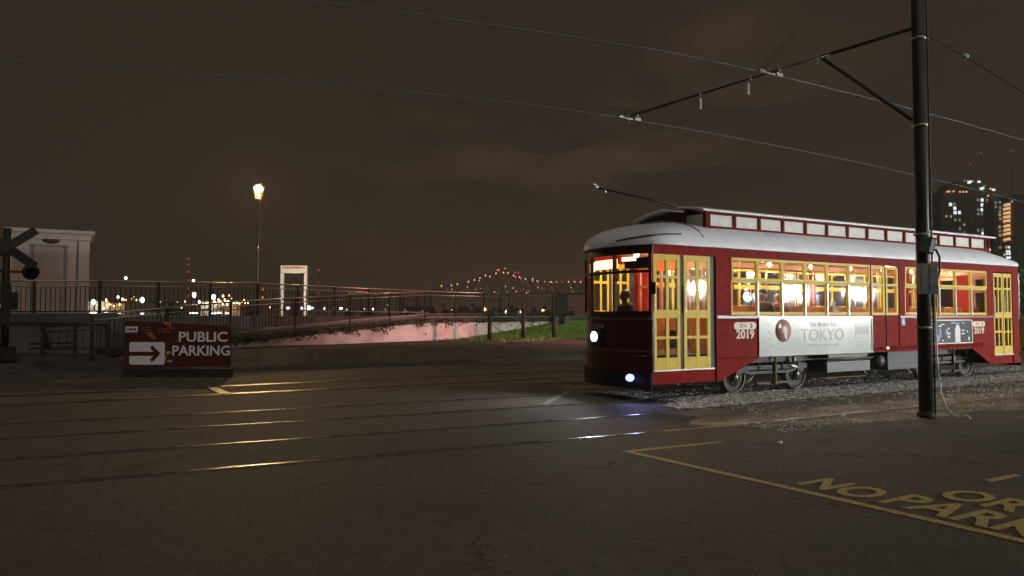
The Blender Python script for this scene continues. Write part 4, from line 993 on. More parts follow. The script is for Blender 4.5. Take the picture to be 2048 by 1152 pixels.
r_ = empty('cabinet', (at(1123, 640, 37.5).x, 37.5, 1.55), 0, 'dark rounded cabinet at the right end of the ramp railing', 'cabinet')
MB().box(-.32, .32, 0, .5, 0, 1.08).build('cabinet_body', black, r_, .09); MB().box(-.30, .30, -.012, 0, .08, 1.0).build('door', iron, r_)
MB().box(-.36, .36, -.05, .55, -.9, .0).build('plinth', oldconc, r_)

# kiosk ---------------------------------------------------------------
KY = 27.0; ks = KY / F
def kx(px): return (px - 100) * ks * .857
def kz(py): return 1.6 + (631 - py) * ks - 1.575
kk = empty('kiosk', (at(100, 600, KY).x, KY, 1.575), R(30.5), 'small pale stucco kiosk with blank door and flat cornice behind the railing', 'kiosk')
MB().box(kx(18), kx(178), .0, 2.8, 0, kz(478)).build('wall', stucco, kk)
b = MB(); b.box(kx(14), kx(181), -.07, 2.87, kz(478) + .002, kz(466)); b.box(kx(8), kx(188), -.18, 2.98, kz(466) + .001, kz(459)); b.build('cornice', stucco, kk, .01)
b = MB(); b.box(kx(156), kx(177), -.055, -.001, 0, kz(482)); b.box(kx(19), kx(38), -.055, -.001, 0, kz(482)); b.each('pilaster', stucco, kk)
b = MB(); b.box(kx(62), kx(66), -.04, -.001, 0, kz(493)); b.box(kx(128), kx(133), -.04, -.001, 0, kz(493)); b.box(kx(60), kx(136), -.06, -.001, kz(493) + .001, kz(489)); b.build('door_frame', stuccod, kk)
MB().box(kx(68), kx(126), -.018, -.001, .02, kz(498)).build('door', mat('kiosk_door', (.27, .245, .235), .8, noise=.12, nscale=3), kk)
MB().lathe([(.27, 0), (.27, .03)], 24, Matrix.Translation((kx(100), -.002, kz(481))) @ Matrix.Rotation(R(90), 4, 'X') @ Matrix.Diagonal((1.0, .4, 1, 1))).build('vent', iron, kk)
b = MB(); b.box(kx(152), kx(154), -.012, -.001, 0, kz(482)); b.box(kx(40), kx(153), -.012, -.001, kz(473), kz(471)); b.build('trim_line', stuccod, kk)

# crossing signal -----------------------------------------------------
cs_ = empty('crossing_signal', (at(9, 700, 19.0).x, 19.0, .45), R(35), 'dark railway crossing signal with crossbuck at the left edge of the picture', 'crossing signal')
MB().tube([(0, 0, 0), (0, 0, 3.4)], .09, 14).build('mast', black, cs_); MB().box(-.25, .25, -.2, .2, 0, .35).build('base', black, cs_)
MB().box(.08, .26, -.10, .10, 1.30, 1.75).box(-.12, .10, -.12, .12, .9, 2.0).build('relay_box', black, cs_, .01)
for sg in (-1, 1):
    MB().bar((-.62, -.10 - .02 * sg, 2.9 - .48 * sg), (.62, -.10 - .02 * sg, 2.9 + .48 * sg), .02, .22, (0, 0, 1)).build('crossbuck_arm', iron, cs_)
for sg in (-1, 1):
    hd = MB().lathe([(.20, 0), (.20, .02)], 24, Matrix.Translation((sg * .52, -.10, 2.28)) @ Matrix.Rotation(R(90), 4, 'X')).box(sg * .52 - .14, sg * .52 + .14, -.08, .2, 2.14, 2.42).build('signal_head', black, cs_)
    MB().lathe([(.11, 0), (.12, .2), (.11, .2), (.10, 0)], 18, Matrix.Translation((sg * .52, -.13, 2.28)) @ Matrix.Rotation(R(90), 4, 'X')).build('hood', black, hd)
    MB().lathe([(.10, 0), (.09, .01)], 18, Matrix.Translation((sg * .52, .205, 2.28)) @ Matrix.Rotation(R(-90), 4, 'X')).build('lens', mat('dull_lens', (.20, .18, .18), .3), hd)
MB().bar((-.6, -.05, 2.28), (.6, -.05, 2.28), .06).build('cross_arm', iron, cs_)

# parking sign --------------------------------------------------------
SY = 19.3; sk = SY / F
ps = empty('parking_sign', (at(355, 690, SY).x, SY, 0), 0, 'maroon banner sign reading PUBLIC PARKING with white arrow box', 'sign')
def sx_(px): return (px - 355) * sk
def sz_(py): return 1.6 + (631 - py) * sk
MB().prism([(sx_(250), sz_(736)), (sx_(462), sz_(732)), (sx_(461), sz_(652)), (sx_(350), sz_(646)), (sx_(248), sz_(641))], 'y', 0, .03).build('sign_panel', mat('sign_maroon', (.07, .013, .010), .55, noise=.25, nscale=2), ps)
for px in (256, 455): MB().tube([(sx_(px), .06, -.0), (sx_(px), .06, sz_(660))], .03, 10).build('post', iron, ps)
MB().box(sx_(247), sx_(465), -.02, .05, -.02, sz_(737)).build('base_board', iron, ps)
def SM(px, py): return Matrix(((1, 0, 0, sx_(px)), (0, 0, -1, -.004), (0, 1, 0, sz_(py)), (0, 0, 0, 1)))
def sign_text(s, x0, x1, yc, h, m, bold):
    o = text('lettering', s, h * sk * 1.37, m, ps, SM((x0 + x1) / 2, yc), 1, bold, .002)
    wd = max(vv.co.x for vv in o.data.vertices) - min(vv.co.x for vv in o.data.vertices); o.matrix_local = SM((x0 + x1) / 2, yc) @ Matrix.Diagonal(((x1 - x0) * sk / wd, 1, 1, 1))
sign_text("PUBLIC", 357, 454, 674.5, 20, lettering, .007); sign_text("PARKING", 345, 460, 702, 20, lettering, .007)
MB().box(sx_(251), sx_(275), -.006, -.001, sz_(664.5), sz_(653)).build('number_plate', lettering, ps)
text('lettering', "P404", 9.5 * sk, black, ps, Matrix(((1, 0, 0, sx_(263)), (0, 0, -1, -.008), (0, 1, 0, sz_(659)), (0, 0, 0, 1))), 1, .003, .001)
x0, x1, z0, z1, rr = sx_(259.5), sx_(330), sz_(729), sz_(684), .055
pts = []
for cx_, cz_, a0 in ((x1 - rr, z1 - rr, 0), (x0 + rr, z1 - rr, 90), (x0 + rr, z0 + rr, 180), (x1 - rr, z0 + rr, 270)):
    for k in range(5): a = R(a0 + k * 22.5); pts.append((cx_ + rr * math.cos(a), cz_ + rr * math.sin(a)))
abx = MB().prism(pts, 'y', -.006, -.001).build('arrow_box', lettering, ps)
yc = -.010; zc_ = sz_(707)
b = MB(); b.box(x0 - .01, sx_(314), -.009, -.0065, zc_ - .055, zc_ + .05); b.build('arrow', MATS['sign_maroon'], abx)
b = MB()
for sg in (-1, 1):
    p0 = (sx_(317.5), zc_); p1 = (sx_(304), zc_ + sg * .17); dx, dz = p1[0] - p0[0], p1[1] - p0[1]; ln = math.hypot(dx, dz); nx, nz = -dz / ln * .045, dx / ln * .045
    b.prism([(p0[0] + nx, p0[1] + nz), (p1[0] + nx, p1[1] + nz), (p1[0] + dx / ln * .03, p1[1] + dz / ln * .03), (p1[0] - nx, p1[1] - nz), (p0[0] - nx, p0[1] - nz), (p0[0] - dx / ln * .045, p0[1] - dz / ln * .045)], 'y', -.012 - .001 * (sg > 0), -.0095)
b.build('arrow', MATS['sign_maroon'], abx)
random.seed(4)
def sblob(b, px, py, rx, ry, y=-.005, th=.003, n=10):
    b.prism([(sx_(px) + rx * sk * math.cos(2 * math.pi * k / n) * random.uniform(.6, 1.2), sz_(py) + ry * sk * math.sin(2 * math.pi * k / n) * random.uniform(.6, 1.2)) for k in range(n)], 'y', y, y + th)
b = MB()
for a_ in ((331, 646, 6, 3), (338, 651, 4, 5), (344, 656, 5, 2), (340, 645, 3, 3), (353, 684, 1.5, 3), (300, 668, 6, 5), (306, 674, 6, 5), (383, 691, 4, 1)): sblob(b, *a_)
b.build('printed_picture', mat('orange_print', (.42, .15, .05), .6, noise=.5, nscale=14), ps)
b = MB()
for a_ in ((337, 705, 5, 4), (340, 722, 5, 3), (332, 716, 2, 4)): sblob(b, *a_)
b.build('printed_picture', mat('pale_print_sign', (.50, .42, .34), .6), ps)
b = MB()
for x_, y_, w_ in ((286, 656, 1.5), (286, 661, 1.5), (286, 667, 1.5), (316, 658, 2), (316, 664, 2), (290, 655, 10), (290, 660, 13), (290, 665, 11), (322, 658, 15), (322, 663, 17)): b.box(sx_(x_), sx_(x_ + w_), -.0045, -.001, sz_(y_ + 1), sz_(y_ - .6))
b.build('fine_print', mat('dull_print', (.35, .20, .17), .6), ps)

# street lamp ---------------------------------------------------------
LY = 33.0; lx_ = at(515.5, 500, LY).x
lp = empty('street_lamp', (lx_, LY, 1.575), 0, 'tall street lamp with glowing glass lantern beyond the ramp', 'street lamp')
MB().lathe([(.13, 0), (.12, .35), (.07, .5), (.05, .9), (.042, 2.6), (.036, 5.18), (.08, 5.2), (.05, 5.24)], 16).build('post', mat('lamp_post_paint', (.05, .055, .045), .35, coat=.5), lp)
lz = 5.24
lan = MB(); 
for k in range(6):
    a = k * math.pi / 3 + .3; lan.bar((.10 * math.cos(a), .10 * math.sin(a), lz), (.235 * math.cos(a), .235 * math.sin(a), lz + .56), .022)
lan.lathe([(.11, lz - .02), (.11, lz + .02)], 12).build('lantern_frame', mat('lamp_frame_paint', (.22, .2, .16), .4), lp)
MB().lathe([(.17, lz + .66), (.16, lz + .69), (.04, lz + .74), (.015, lz + .80)], 12).build('lantern_cap', iron, lp)
MB().lathe([(.095, lz + .02), (.225, lz + .55)], 12, None, False).build('lantern_glass', lampglass, lp)
MB().ball((0, 0, lz + .46), .17, 14, 10, (1, 1, .9)).ball((0, 0, lz + .20), .05).build('bulb', emi('street_bulb', (1, .70, .30), 60), lp)
light('street_lamp_light', 'POINT', (0, 0, lz + .46), 3600, (1, .66, .30), lp, .24)

# white gateway -------------------------------------------------------
GY = 45.0; gs = GY / F
ga = empty('gateway', (at(587, 600, GY).x, GY, 1.575), 0, 'slim white gateway with red lettering band beyond the ramp', 'gateway')
def gx(px): return (px - 587) * gs
def gz(py): return 1.6 + (631 - py) * gs - 1.575
gm = mat('gateway_white', (.78, .74, .66), .6)
for a, c in ((560.5, 566), (607.5, 613)):
    MB().box(gx(a), gx(c), 0, .2, -.2, gz(546)).build('column', gm, ga)
MB().prism([(gx(560.5), gz(545.9)), (gx(562), gz(545)), (gx(574), gz(546.2)), (gx(587), gz(546.6)), (gx(600), gz(546.2)), (gx(612), gz(545)), (gx(613.2), gz(545.9)), (gx(613.2), gz(531)), (gx(560.5), gz(531))], 'y', 0, .2).build('top_band', gm, ga)
b = MB(); random.seed(2); x_ = 564
while x_ < 609:
    w_ = random.uniform(1.2, 2.6); b.box(gx(x_), gx(x_ + w_), -.01, -.001, gz(537), gz(533) - random.uniform(0, .03)); x_ += w_ + random.uniform(.5, 1.3)
b.build('red_lettering', mat('gateway_red', (.45, .03, .02), .5), ga)
light('gateway_fill', 'SPOT', (1.5, -4.5, .3), 500, (1, .86, .66), ga, .15, 60, .7, (-1.5, 4.6, 1.6))  # unseen spot added to brighten the gateway
MB().box(1.38, 1.62, -4.7, -4.5, 0, .25).build('floodlight', iron, ga)  # made-up housing for the added gateway spot

# ================================================================== FAR SIDE: lights, buildings, bridge, towers
def two_mat_obj(name, b1, m1, b2, m2):
    me = bpy.data.meshes.new(name); n = len(b1.v); me.from_pydata(b1.v + b2.v, [], b1.f + [[i + n for i in f_] for f_ in b2.f]); me.materials.append(m1); me.materials.append(m2); k = len(b1.f)
    for i, p in enumerate(me.polygons): p.material_index = 0 if i < k else 1; p.use_smooth = i >= k
    me.update(); o = bpy.data.objects.new(name, me); col.objects.link(o); return o
def far_lamp(px, py, Y, r, m, label, group, base=-1.5):
    p = at(px, py, Y); b1 = MB().bar((0, 0, base - p.z), (0, 0, 0), max(.12, r * .18)); b2 = MB().ball((0, 0, 0), r, 8, 6, (1, 1, 1.25))
    o = two_mat_obj('distant_lamp', b1, iron, b2, m); o.location = p; tag(o, label, 'lamp', group); return o
BY = 930.0
G1 = 'lamps along the far river bank'
for px, py, r, m in ((574, 616, 1.1, e_white), (578, 616, 1.2, e_white), (603, 616, 1.2, e_white), (614.5, 616, 1.0, e_cool), (626, 616, 1.0, e_white), (649, 617, 1.2, e_white), (667, 616, .7, e_dim), (681, 617, 1.2, e_white), (684, 616.5, .8, e_cool), (729, 618, .7, e_cool), (746, 618, 1.0, e_white), (771, 619, .7, e_dim), (779, 618, .7, e_dim), (810, 620, .7, e_cool), (846, 620, 1.3, e_warm), (904, 621, 1.0, e_warm), (1041, 624, 1.2, e_orange), (1094, 624, .9, e_orange), (333, 612, .9, e_white), (341, 612, 1.1, e_white), (539, 614.5, 1.0, e_warm), (775, 610, .9, e_dim)):
    far_lamp(px, py, BY, r, m, 'small lamp glowing low along the far river bank', G1)
for px, py, r, m, lab in ((618, 616, 2.6, e_white, 'big bluish white lamp on the far bank just right of the gateway'), (969, 619.5, 2.2, e_orange, 'big orange lamp low on the far bank beneath the bridge'), (1086, 622, 2.0, e_orange, 'orange lamp low on the far bank near the right end of the railing'), (856, 619, 1.9, e_orange, 'orange lamp on the far bank left of where the bridge truss starts'), (1013, 624, 1.7, e_white, 'white lamp low beneath the bridge between two orange ones'), (694, 619, 1.0, mat('lamp_green', (0, 0, 0), .5, emit=(.8, 1, .4), estr=3), 'small greenish lamp on the far bank left of centre')):
    far_lamp(px, py, BY, r, m, lab, G1)
DY = 420.0; G2 = 'dock lamps behind the left railing'
for px, py, r, m in ((236, 594, .55, e_white), (212, 600, .6, e_warm), (245, 598.5, .6, e_warm), (251, 600, .5, e_warm), (198, 614, .55, e_warm), (220, 609, .6, e_warm), (240, 609, .6, e_warm), (228, 612, .4, e_orange), (208, 617, .45, e_warm), (263, 598, .4, e_dim), (272, 600, .5, e_warm), (268, 594, .35, e_dim), (320, 604, .5, e_dim), (356, 604, .35, e_orange), (370, 603, .4, e_orange), (363, 615, .4, e_cool), (399, 604, .7, e_white), (441, 604, .7, e_warm), (446, 592, .6, e_warm), (456, 603, .7, e_warm), (468, 605, .6, e_white), (474, 604, .6, e_white), (459, 591, .45, e_warm), (437, 600, .6, e_warm), (450, 600, .6, e_warm), (434, 607, .5, e_warm), (420, 606, .5, e_warm), (428, 602, .6, e_warm), (463, 597, .45, e_dim), (488, 600, .35, e_orange), (491, 606, .45, e_orange), (484, 604, .4, e_orange), (496, 606, .35, e_orange), (424, 619, .35, e_warm), (479, 607, .4, e_warm), (384, 585, .35, e_dim), (410, 608, .4, e_white), (3, 627, .5, e_cool), (454, 609, .45, e_white), (445, 608, .5, e_warm), (462, 607, .5, e_warm)):
    far_lamp(px, py, DY, r, m, 'small dock lamp glittering behind the left railing', G2, -3)
for px, py, r, m, lab in ((187, 604, 1.2, e_white, 'large white floodlight just right of the pale kiosk'), (284, 600, 1.35, e_cool, 'large bluish white floodlight above the dark warehouse roof'), (251.5, 556, .7, e_white, 'single high white lamp on a tall mast right of the kiosk'), (387, 562, .7, e_white, 'single high white lamp beside the red striped radio mast'), (389, 590, 1.2, e_white, 'large white lamp below the tall mast left of the dock'), (427, 594, 1.2, e_white, 'large white lamp at the top left of the dock cluster'), (525, 578, .75, e_red, 'red beacon just right of the street lamp pole, upper of two'), (525, 595, .5, mat('beacon_amber', (0, 0, 0), .5, emit=(1, .25, .05), estr=1.8), 'dull orange beacon just right of the street lamp pole, lower of two'), (3.5, 612, 1.0, e_warm, 'bright lamp at the extreme left edge behind the crossing signal')):
    far_lamp(px, py, DY if px != 525 else DY + 4 + (595 - py) * .3, r, m, lab, G2, -3)
for px, py, w_ in ((186, 625.5, 3.2), (387, 626.5, 4.2), (426, 627, 2.6), (437, 626.3, 2.8), (454, 627, 1.6), (284, 627.5, 1.6), (212, 626, 1.6), (238, 626, 1.6)):
    p = at(px, py, 400); b1 = MB().box(-w_ / 2, w_ / 2, 0, .5, -p.z - 3, -.3); b2 = MB().box(-w_ / 2, w_ / 2, -.06, .5, -.29, .45)
    o = two_mat_obj('lit_barge', b1, iron, b2, e_cool); o.location = p; tag(o, 'low lit deck light strip just above the dark water behind the left railing', 'dock light', 'deck lights on the water')

def radio_mast(px, ys, Y, label):
    top = at(px, ys[0], Y); r_ = empty('radio_mast', (top.x, Y, -2), 0, label, 'radio mast'); H = top.z + 2
    b = MB()
    for k in range(3):
        a = k * 2.094; b.bar((.6 * math.cos(a), .6 * math.sin(a), 0), (.3 * math.cos(a), .3 * math.sin(a), H), .12)
    n = int(H / 3)
    for k in range(n):
        a = (k % 3) * 2.094; c = ((k + 1) % 3) * 2.094; b.bar((.5 * math.cos(a), .5 * math.sin(a), k * 3), (.5 * math.cos(c), .5 * math.sin(c), k * 3 + 3), .07)
    b.build('lattice', iron, r_)
    for y in ys: MB().ball((0, 0, at(px, y, Y).z + 2), .45 if y in (529,) else .52, 8, 6).build('red_lamp', e_red, r_)
radio_mast(377, (518, 529, 543.5, 560, 577, 592), 520, 'lattice radio mast with a vertical row of red lamps left of the street lamp')
radio_mast(637.5, (540.5, 565, 585.5), 600, 'radio mast with three red lamps right of the white gateway')

def warehouse(x0, x1, y0, y1, Y, label, m, doors=0, lit=None):
    a = at(x0, y1, Y); c = at(x1, y0, Y); r_ = empty('warehouse', ((a.x + c.x) / 2, Y, -3), 0, label, 'warehouse'); w2 = (c.x - a.x) / 2; H = c.z + 3
    MB().box(-w2, w2, 0, 20, 0, H).build('wall', m, r_)
    MB().prism([(-w2 - .5, H), (w2 + .5, H), (w2 + .5, H + .35), (0, H + 1.0), (-w2 - .5, H + .35)], 'y', -.4, 20.4).build('roof', iron, r_)
    for k in range(doors):
        xx = -w2 + (k + .5) * 2 * w2 / doors; MB().box(xx - .9, xx + .9, -.05, 0, 0, H * .55).build('door', mat('warehouse_door', (.3, .26, .2), .8), r_)
    if lit: light('warehouse_wash', 'POINT', (0, -6, H * .9), lit, (1, .88, .66), r_, .5); MB().box(-.3, .3, -.6, 0, H * .9, H * .9 + .4).build('floodlight', iron, r_)  # point light added to brighten the front wall, with a made-up lamp box
    return r_
lw = mat('warehouse_pale', (.75, .70, .60), .8, noise=.15, nscale=.3)
warehouse(176, 211, 603, 624, 430, 'pale floodlit warehouse front glimpsed right of the kiosk', lw, 4, 1700)
warehouse(212, 250, 607, 624, 436, 'dim ochre warehouse beside the pale floodlit one', mat('warehouse_ochre', (.55, .36, .18), .8, noise=.3, nscale=.4), 3, 900)
warehouse(249, 332, 606, 627, 426, 'dark long warehouse under the bluish floodlight', mat('warehouse_dark', (.09, .08, .07), .9), 6)
warehouse(402, 436, 603, 622, 434, 'pale lit dock shed below the dock lamp cluster', lw, 3, 1800)
warehouse(437, 480, 606, 622, 438, 'warm lit dock shed at the right of the dock lamp cluster', MATS['warehouse_ochre'], 3, 1300)

# far trees -----------------------------------------------------------
random.seed(33)
def tree(name, p, crown, hgt, label, group, nleaf=500, size=.35, m=treefar, cat='tree'):
    r_ = empty(name, p, 0, label, cat, group)
    t_ = MB().tube([(0, 0, 0), (.05, 0, hgt * .4), (0, .05, hgt * .75)], [crown * .09, crown * .06, crown * .03], 8)
    for k in range(5): a = k * 1.3; t_.tube([(0.03, 0, hgt * .4), (crown * .35 * math.cos(a), crown * .35 * math.sin(a), hgt * .62), (crown * .6 * math.cos(a), crown * .6 * math.sin(a), hgt * .78)], [crown * .04, crown * .025, crown * .01], 6)
    t_.build('trunk', iron, r_)
    cl_ = [(Vector((random.gauss(0, crown * .42), random.gauss(0, crown * .42), hgt * .68 + random.gauss(0, hgt * .14))), crown * random.uniform(.22, .45)) for _ in range(9)]
    def fn(i):
        c, r = cl_[i % 9]; d = Vector((random.gauss(0, 1), random.gauss(0, 1), random.gauss(0, 1))); d = d / max(d.length, .01) * r * random.random() ** .4; return c + d
    leaves(nleaf, fn, size, 'crown', m, parent=r_); return r_
for px, ytop, w_ in ((862, 612, 14), (890, 614, 12), (923, 611, 16), (942, 613, 12), (958, 615, 12), (978, 614, 14), (1000, 617, 12), (1024, 616, 14), (1050, 618, 12), (1070, 616, 14), (1094, 618, 12), (828, 603, 18), (812, 611, 14), (1140, 622, 14), (740, 616, 14), (700, 617, 12), (505, 606, 14), (350, 612, 14)):
    Y = 260 + random.uniform(-15, 15); top = at(px, ytop, Y); cr_ = w_ / 2 * Y / F * 2.0
    tree('distant_tree', (top.x, Y, -3), cr_, top.z + 3.6, 'dark bushy tree silhouetted along the near river edge', 'trees along the river edge', 700, cr_ * .2)

# bridge --------------------------------------------------------------
RY = 1300.0
br = empty('bridge', (at(1000, 600, RY).x, RY, 0), 0, 'long steel cantilever truss bridge strung with warm lamps beyond the river', 'bridge')
bxo = br.location.x
def bp(px, py, dy=0): p = at(px, py, RY); return Vector((p.x - bxo, dy, p.z))
TOP = [(858, 586), (872, 575), (883, 573), (903, 571), (915, 569), (937, 563.5), (949, 559.5), (960, 556), (971, 551), (980, 549), (992, 545), (1000, 540), (1010, 541), (1018, 545), (1027, 549), (1039, 553.5), (1051, 557.5), (1065, 560), (1077, 562.5), (1089, 564), (1113, 564.5), (1137, 564.5), (1161, 564.5), (1185, 564.5), (1209, 564), (1233, 561), (1257, 555), (1275, 548), (1290, 553), (1310, 562), (1335, 574), (1350, 585)]
def topy(px):
    for (x0, y0), (x1, y1) in zip(TOP, TOP[1:]):
        if x0 <= px <= x1: return y0 + (y1 - y0) * (px - x0) / (x1 - x0)
    return 585
def deck(px): return 585.5 if px > 862 else 585.5 + (862 - px) * .041
brm = mat('bridge_steel', (.085, .06, .042), .7)
for dy in (0, 16):
    b = MB()
    for (x0, y0), (x1, y1) in zip(TOP, TOP[1:]): b.bar(bp(x0, y0, dy), bp(x1, y1, dy), 1.4)
    xs = [862 + 11 * k for k in range(45) if 862 + 11 * k < 1350]
    for i in range(len(xs) - 1):
        a, c = xs[i], xs[i + 1]; b.bar(bp(a, deck(a), dy), bp(a, topy(a), dy), .8)
        if i % 2: b.bar(bp(a, deck(a), dy), bp(c, topy(c), dy), .8)
        else: b.bar(bp(a, topy(a), dy), bp(c, deck(c), dy), .8)
    b.build('truss', brm, br)
b = MB()
for x0, x1 in ((560, 862), (862, 1350), (1350, 1700)): b.bar(bp(x0, deck(x0) + 1.8, 8), bp(x1, deck(x1) + 1.8, 8), 18, 3.6)
b.build('deck', brm, br)
for px in [580 + 28 * k for k in range(11)] + [1000, 1275, 1400, 1500]:
    p = bp(px, deck(px) + 2, 8); MB().box(p.x - 2, p.x + 2, 3, 13, -3, p.z).build('pier', brm, br)
e_bridge = emi('bridge_lamp', (1, .45, .25), 1.9); e_bridge2 = emi('bridge_lamp_orange', (1, .26, .09), 1.3)
def blamp(px, py, r, m, dy=-1.5):
    p = bp(px, py, dy); MB().ball(p, r * .8, 8, 6, (1, 1, 1.35)).build('lamp', m, br)
for px, py in ((883, 572), (903, 571), (915, 568.5), (937, 563.5), (949, 560), (960, 556), (971, 551), (980, 553), (992, 547), (997, 540), (1007, 545), (1016, 546), (1027, 551), (1039, 554), (1051, 558), (1065, 558), (1102, 564), (1137, 564), (1149, 563.5), (1161, 564)):
    blamp(px, py, 1.6, e_bridge)
for px, py in ((958, 561), (994, 541), (1010, 537), (1031, 554), (1042, 557), (1065, 562), (1074, 562), (1077, 563), (1089, 563.5), (1097, 565), (1113, 564), (1124, 564), (895, 579), (904, 579), (902, 583), (935, 575), (961, 577), (1026, 576), (1076, 575), (1084, 576), (1142, 575), (1146, 583), (989, 584), (1032, 583), (1057, 583), (1053, 586), (881, 584), (951, 579), (1011, 573), (1014, 584), (1106, 566)):
    blamp(px, py, 1.15, e_bridge if random.random() < .6 else e_bridge2)
for k in range(26):
    px = random.uniform(866, 1160); blamp(px, random.uniform(topy(px) + 1, 584), .6, e_bridge2)
for px, py in ((1031, 545), (1037, 546)): blamp(px, py, 1.6, e_red)
for px in (600, 619, 644, 660, 685, 699, 727, 738, 751, 778, 802, 808, 818):
    y = {600: 596, 619: 594.5, 644: 594, 660: 593, 685: 592.5, 699: 587, 727: 584, 738: 585, 751: 589, 778: 585, 802: 592, 808: 581, 818: 581}[px]
    p = bp(px, y, 0); MB().bar((p.x, 0, p.z - 5), (p.x, 0, p.z), .25).build('lamp_post', brm, br); blamp(px, y, 1.15, e_bridge if px not in (778, 808) else e_bridge2, 0)
MB().box(bp(1132, 556).x, bp(1160, 556).x, -2, -1.5, bp(1140, 556.5).z, bp(1140, 554.5).z).build('red_sign', emi('red_glow', (1, .10, .04), .22), br)

# towers --------------------------------------------------------------
TY = 560.0; ts = TY / F
def tower(px0, px1, ytop, Y, label, m, rib=4):
    a = at(px0, 500, Y); c = at(px1, 500, Y); H = at(px0, ytop, Y).z; r_ = empty('tower_block', ((a.x + c.x) / 2, Y, 0), 0, label, 'tower block'); w2 = (c.x - a.x) / 2
    MB().box(-w2, w2, 0, w2 * 1.6, 0, H).build('wall', m, r_)
    b = MB(); n = int(2 * w2 / rib)
    for k in range(n + 1): xx = -w2 + 2 * w2 * k / n; b.box(xx - .4, xx + .4, -.8, -.01, 0, H - .5)
    for z in range(4, int(H), 4): b.box(-w2 + .02, w2 - .02, -.35, -.012, z, z + .5)
    b.build('facade_rib', m, r_)
    return r_, w2, H
tm = mat('tower_concrete', (.075, .07, .06), .9, noise=.2, nscale=.05)
tA, wA, HA = tower(1884, 1984, 396, TY, 'broad dark tower block with scattered white windows and lit stepped crown', tm)
b = MB(); b.box(-wA * .8, wA * .8, 3, wA * 1.2, HA, HA + 6); b.box(-wA * .55, wA * .6, 5, wA, HA + 6.01, HA + 11); b.box(-wA * .2, wA * .45, 7, wA * .9, HA + 11.01, HA + 14); b.build('crown', tm, tA)
def tp_(root, px, py, Y, dy=-1.0): p = at(px, py, Y); return Vector((p.x - root.location.x, dy, p.z))
def wins(root, lst, Y, m, sx, sz, nm='window'):
    for x, y in lst:
        p = tp_(root, 1860 + x / 5.01, 330 + y / 5.01, Y); MB().box(p.x - sx, p.x + sx, -1.0, -.5, p.z - sz, p.z + sz).build(nm, m, root)
e_win = emi('window_cool', (.88, .93, .95), 1.3); e_wing = emi('window_green', (.62, .75, .66), .28); e_winw = emi('window_warm', (1, .52, .22), 1.1); e_wind = emi('window_dull', (1, .62, .35), .55)
wins(tA, [(200, 397), (243, 435), (246, 478), (288, 478), (515, 352), (515, 402), (514, 450), (568, 687), (524, 687)], TY, e_win, 1.0, 1.2)
wins(tA, [(248, 552), (290, 552), (292, 641), (474, 352), (563, 352), (563, 402), (478, 450), (478, 492), (516, 492), (478, 655), (520, 652), (340, 680), (240, 392)], TY, e_wing, .8, 1.0)
wins(tA, [(158, 515), (205, 515), (338, 600), (612, 695)], TY, e_wind, .6, .8)
wins(tA, [(168, 268), (190, 268), (230, 265), (295, 270), (327, 270), (360, 270), (575, 310), (600, 240)], TY, e_winw, .6, .6, 'crown_lamp')
wins(tA, [(385, 178), (400, 168), (485, 170), (508, 240), (522, 232), (631, 250)], TY, e_win, 1.1, .8, 'crown_lamp')
wins(tA, [(340, 160), (355, 158), (372, 160), (415, 158), (430, 165), (540, 210)], TY, e_wing, .7, .5, 'crown_lamp')
for px, py in ((1975, 301), (1954, 324)):
    p = tp_(tA, px, py, TY); am = MB().tube([(p.x, 8, HA + 5), (p.x, 8, p.z)], .25, 6).build('antenna', iron, tA); MB().ball((p.x, 8, p.z), .5).build('red_lamp', emi('mast_red', (1, .05, .04), .9), am)
tB, wB, HB = tower(1989, 2030, 404, TY - 30, 'narrow tower block with warm lit balconies stacked up its front', tm, 3.5)
TB = TY - 30
rows = [400, 440, 482, 522, 562, 610, 650, 690, 745]
for k, y in enumerate(rows):
    wins(tB, [(742 + random.uniform(-3, 3), y + 8), (765, y + 2), (785 + random.uniform(-2, 3), y - 4)], TB, e_winw, .95, 1.0, 'balcony_light')
    p = tp_(tB, 1860 + 765 / 5.01, 330 + (y + 14) / 5.01, TB); MB().box(p.x - 5.5, p.x + 4.5, -1.6, -.8, p.z - .25, p.z + .1).build('balcony', mat('balcony_edge', (.4, .25, .12), .7, emit=(1, .45, .12), estr=.10), tB)
wins(tB, [(785, 825), (762, 865), (788, 865), (763, 890), (790, 890), (763, 930), (777, 932), (793, 928)], TB, e_win, .6, .8)
wins(tB, [(693, 500), (697, 540), (693, 622), (697, 705), (742, 900), (757, 825)], TB, e_wind, .8, .9)
wins(tB, [(693, 430), (693, 468), (693, 663), (697, 827), (650, 382), (652, 422), (813, 368), (693, 375)], TB, e_wing, .8, .9)
tC, wC, HC = tower(2034, 2100, 388, TY + 20, 'dark unlit tower block at the right edge of the picture', tm)
p = tp_(tC, 2036, 297, TY + 20); am = MB().tube([(p.x, 8, HC), (p.x, 8, p.z)], .25, 6).build('antenna', iron, tC); MB().ball((p.x, 8, p.z), .5).build('red_lamp', MATS['mast_red'], am)

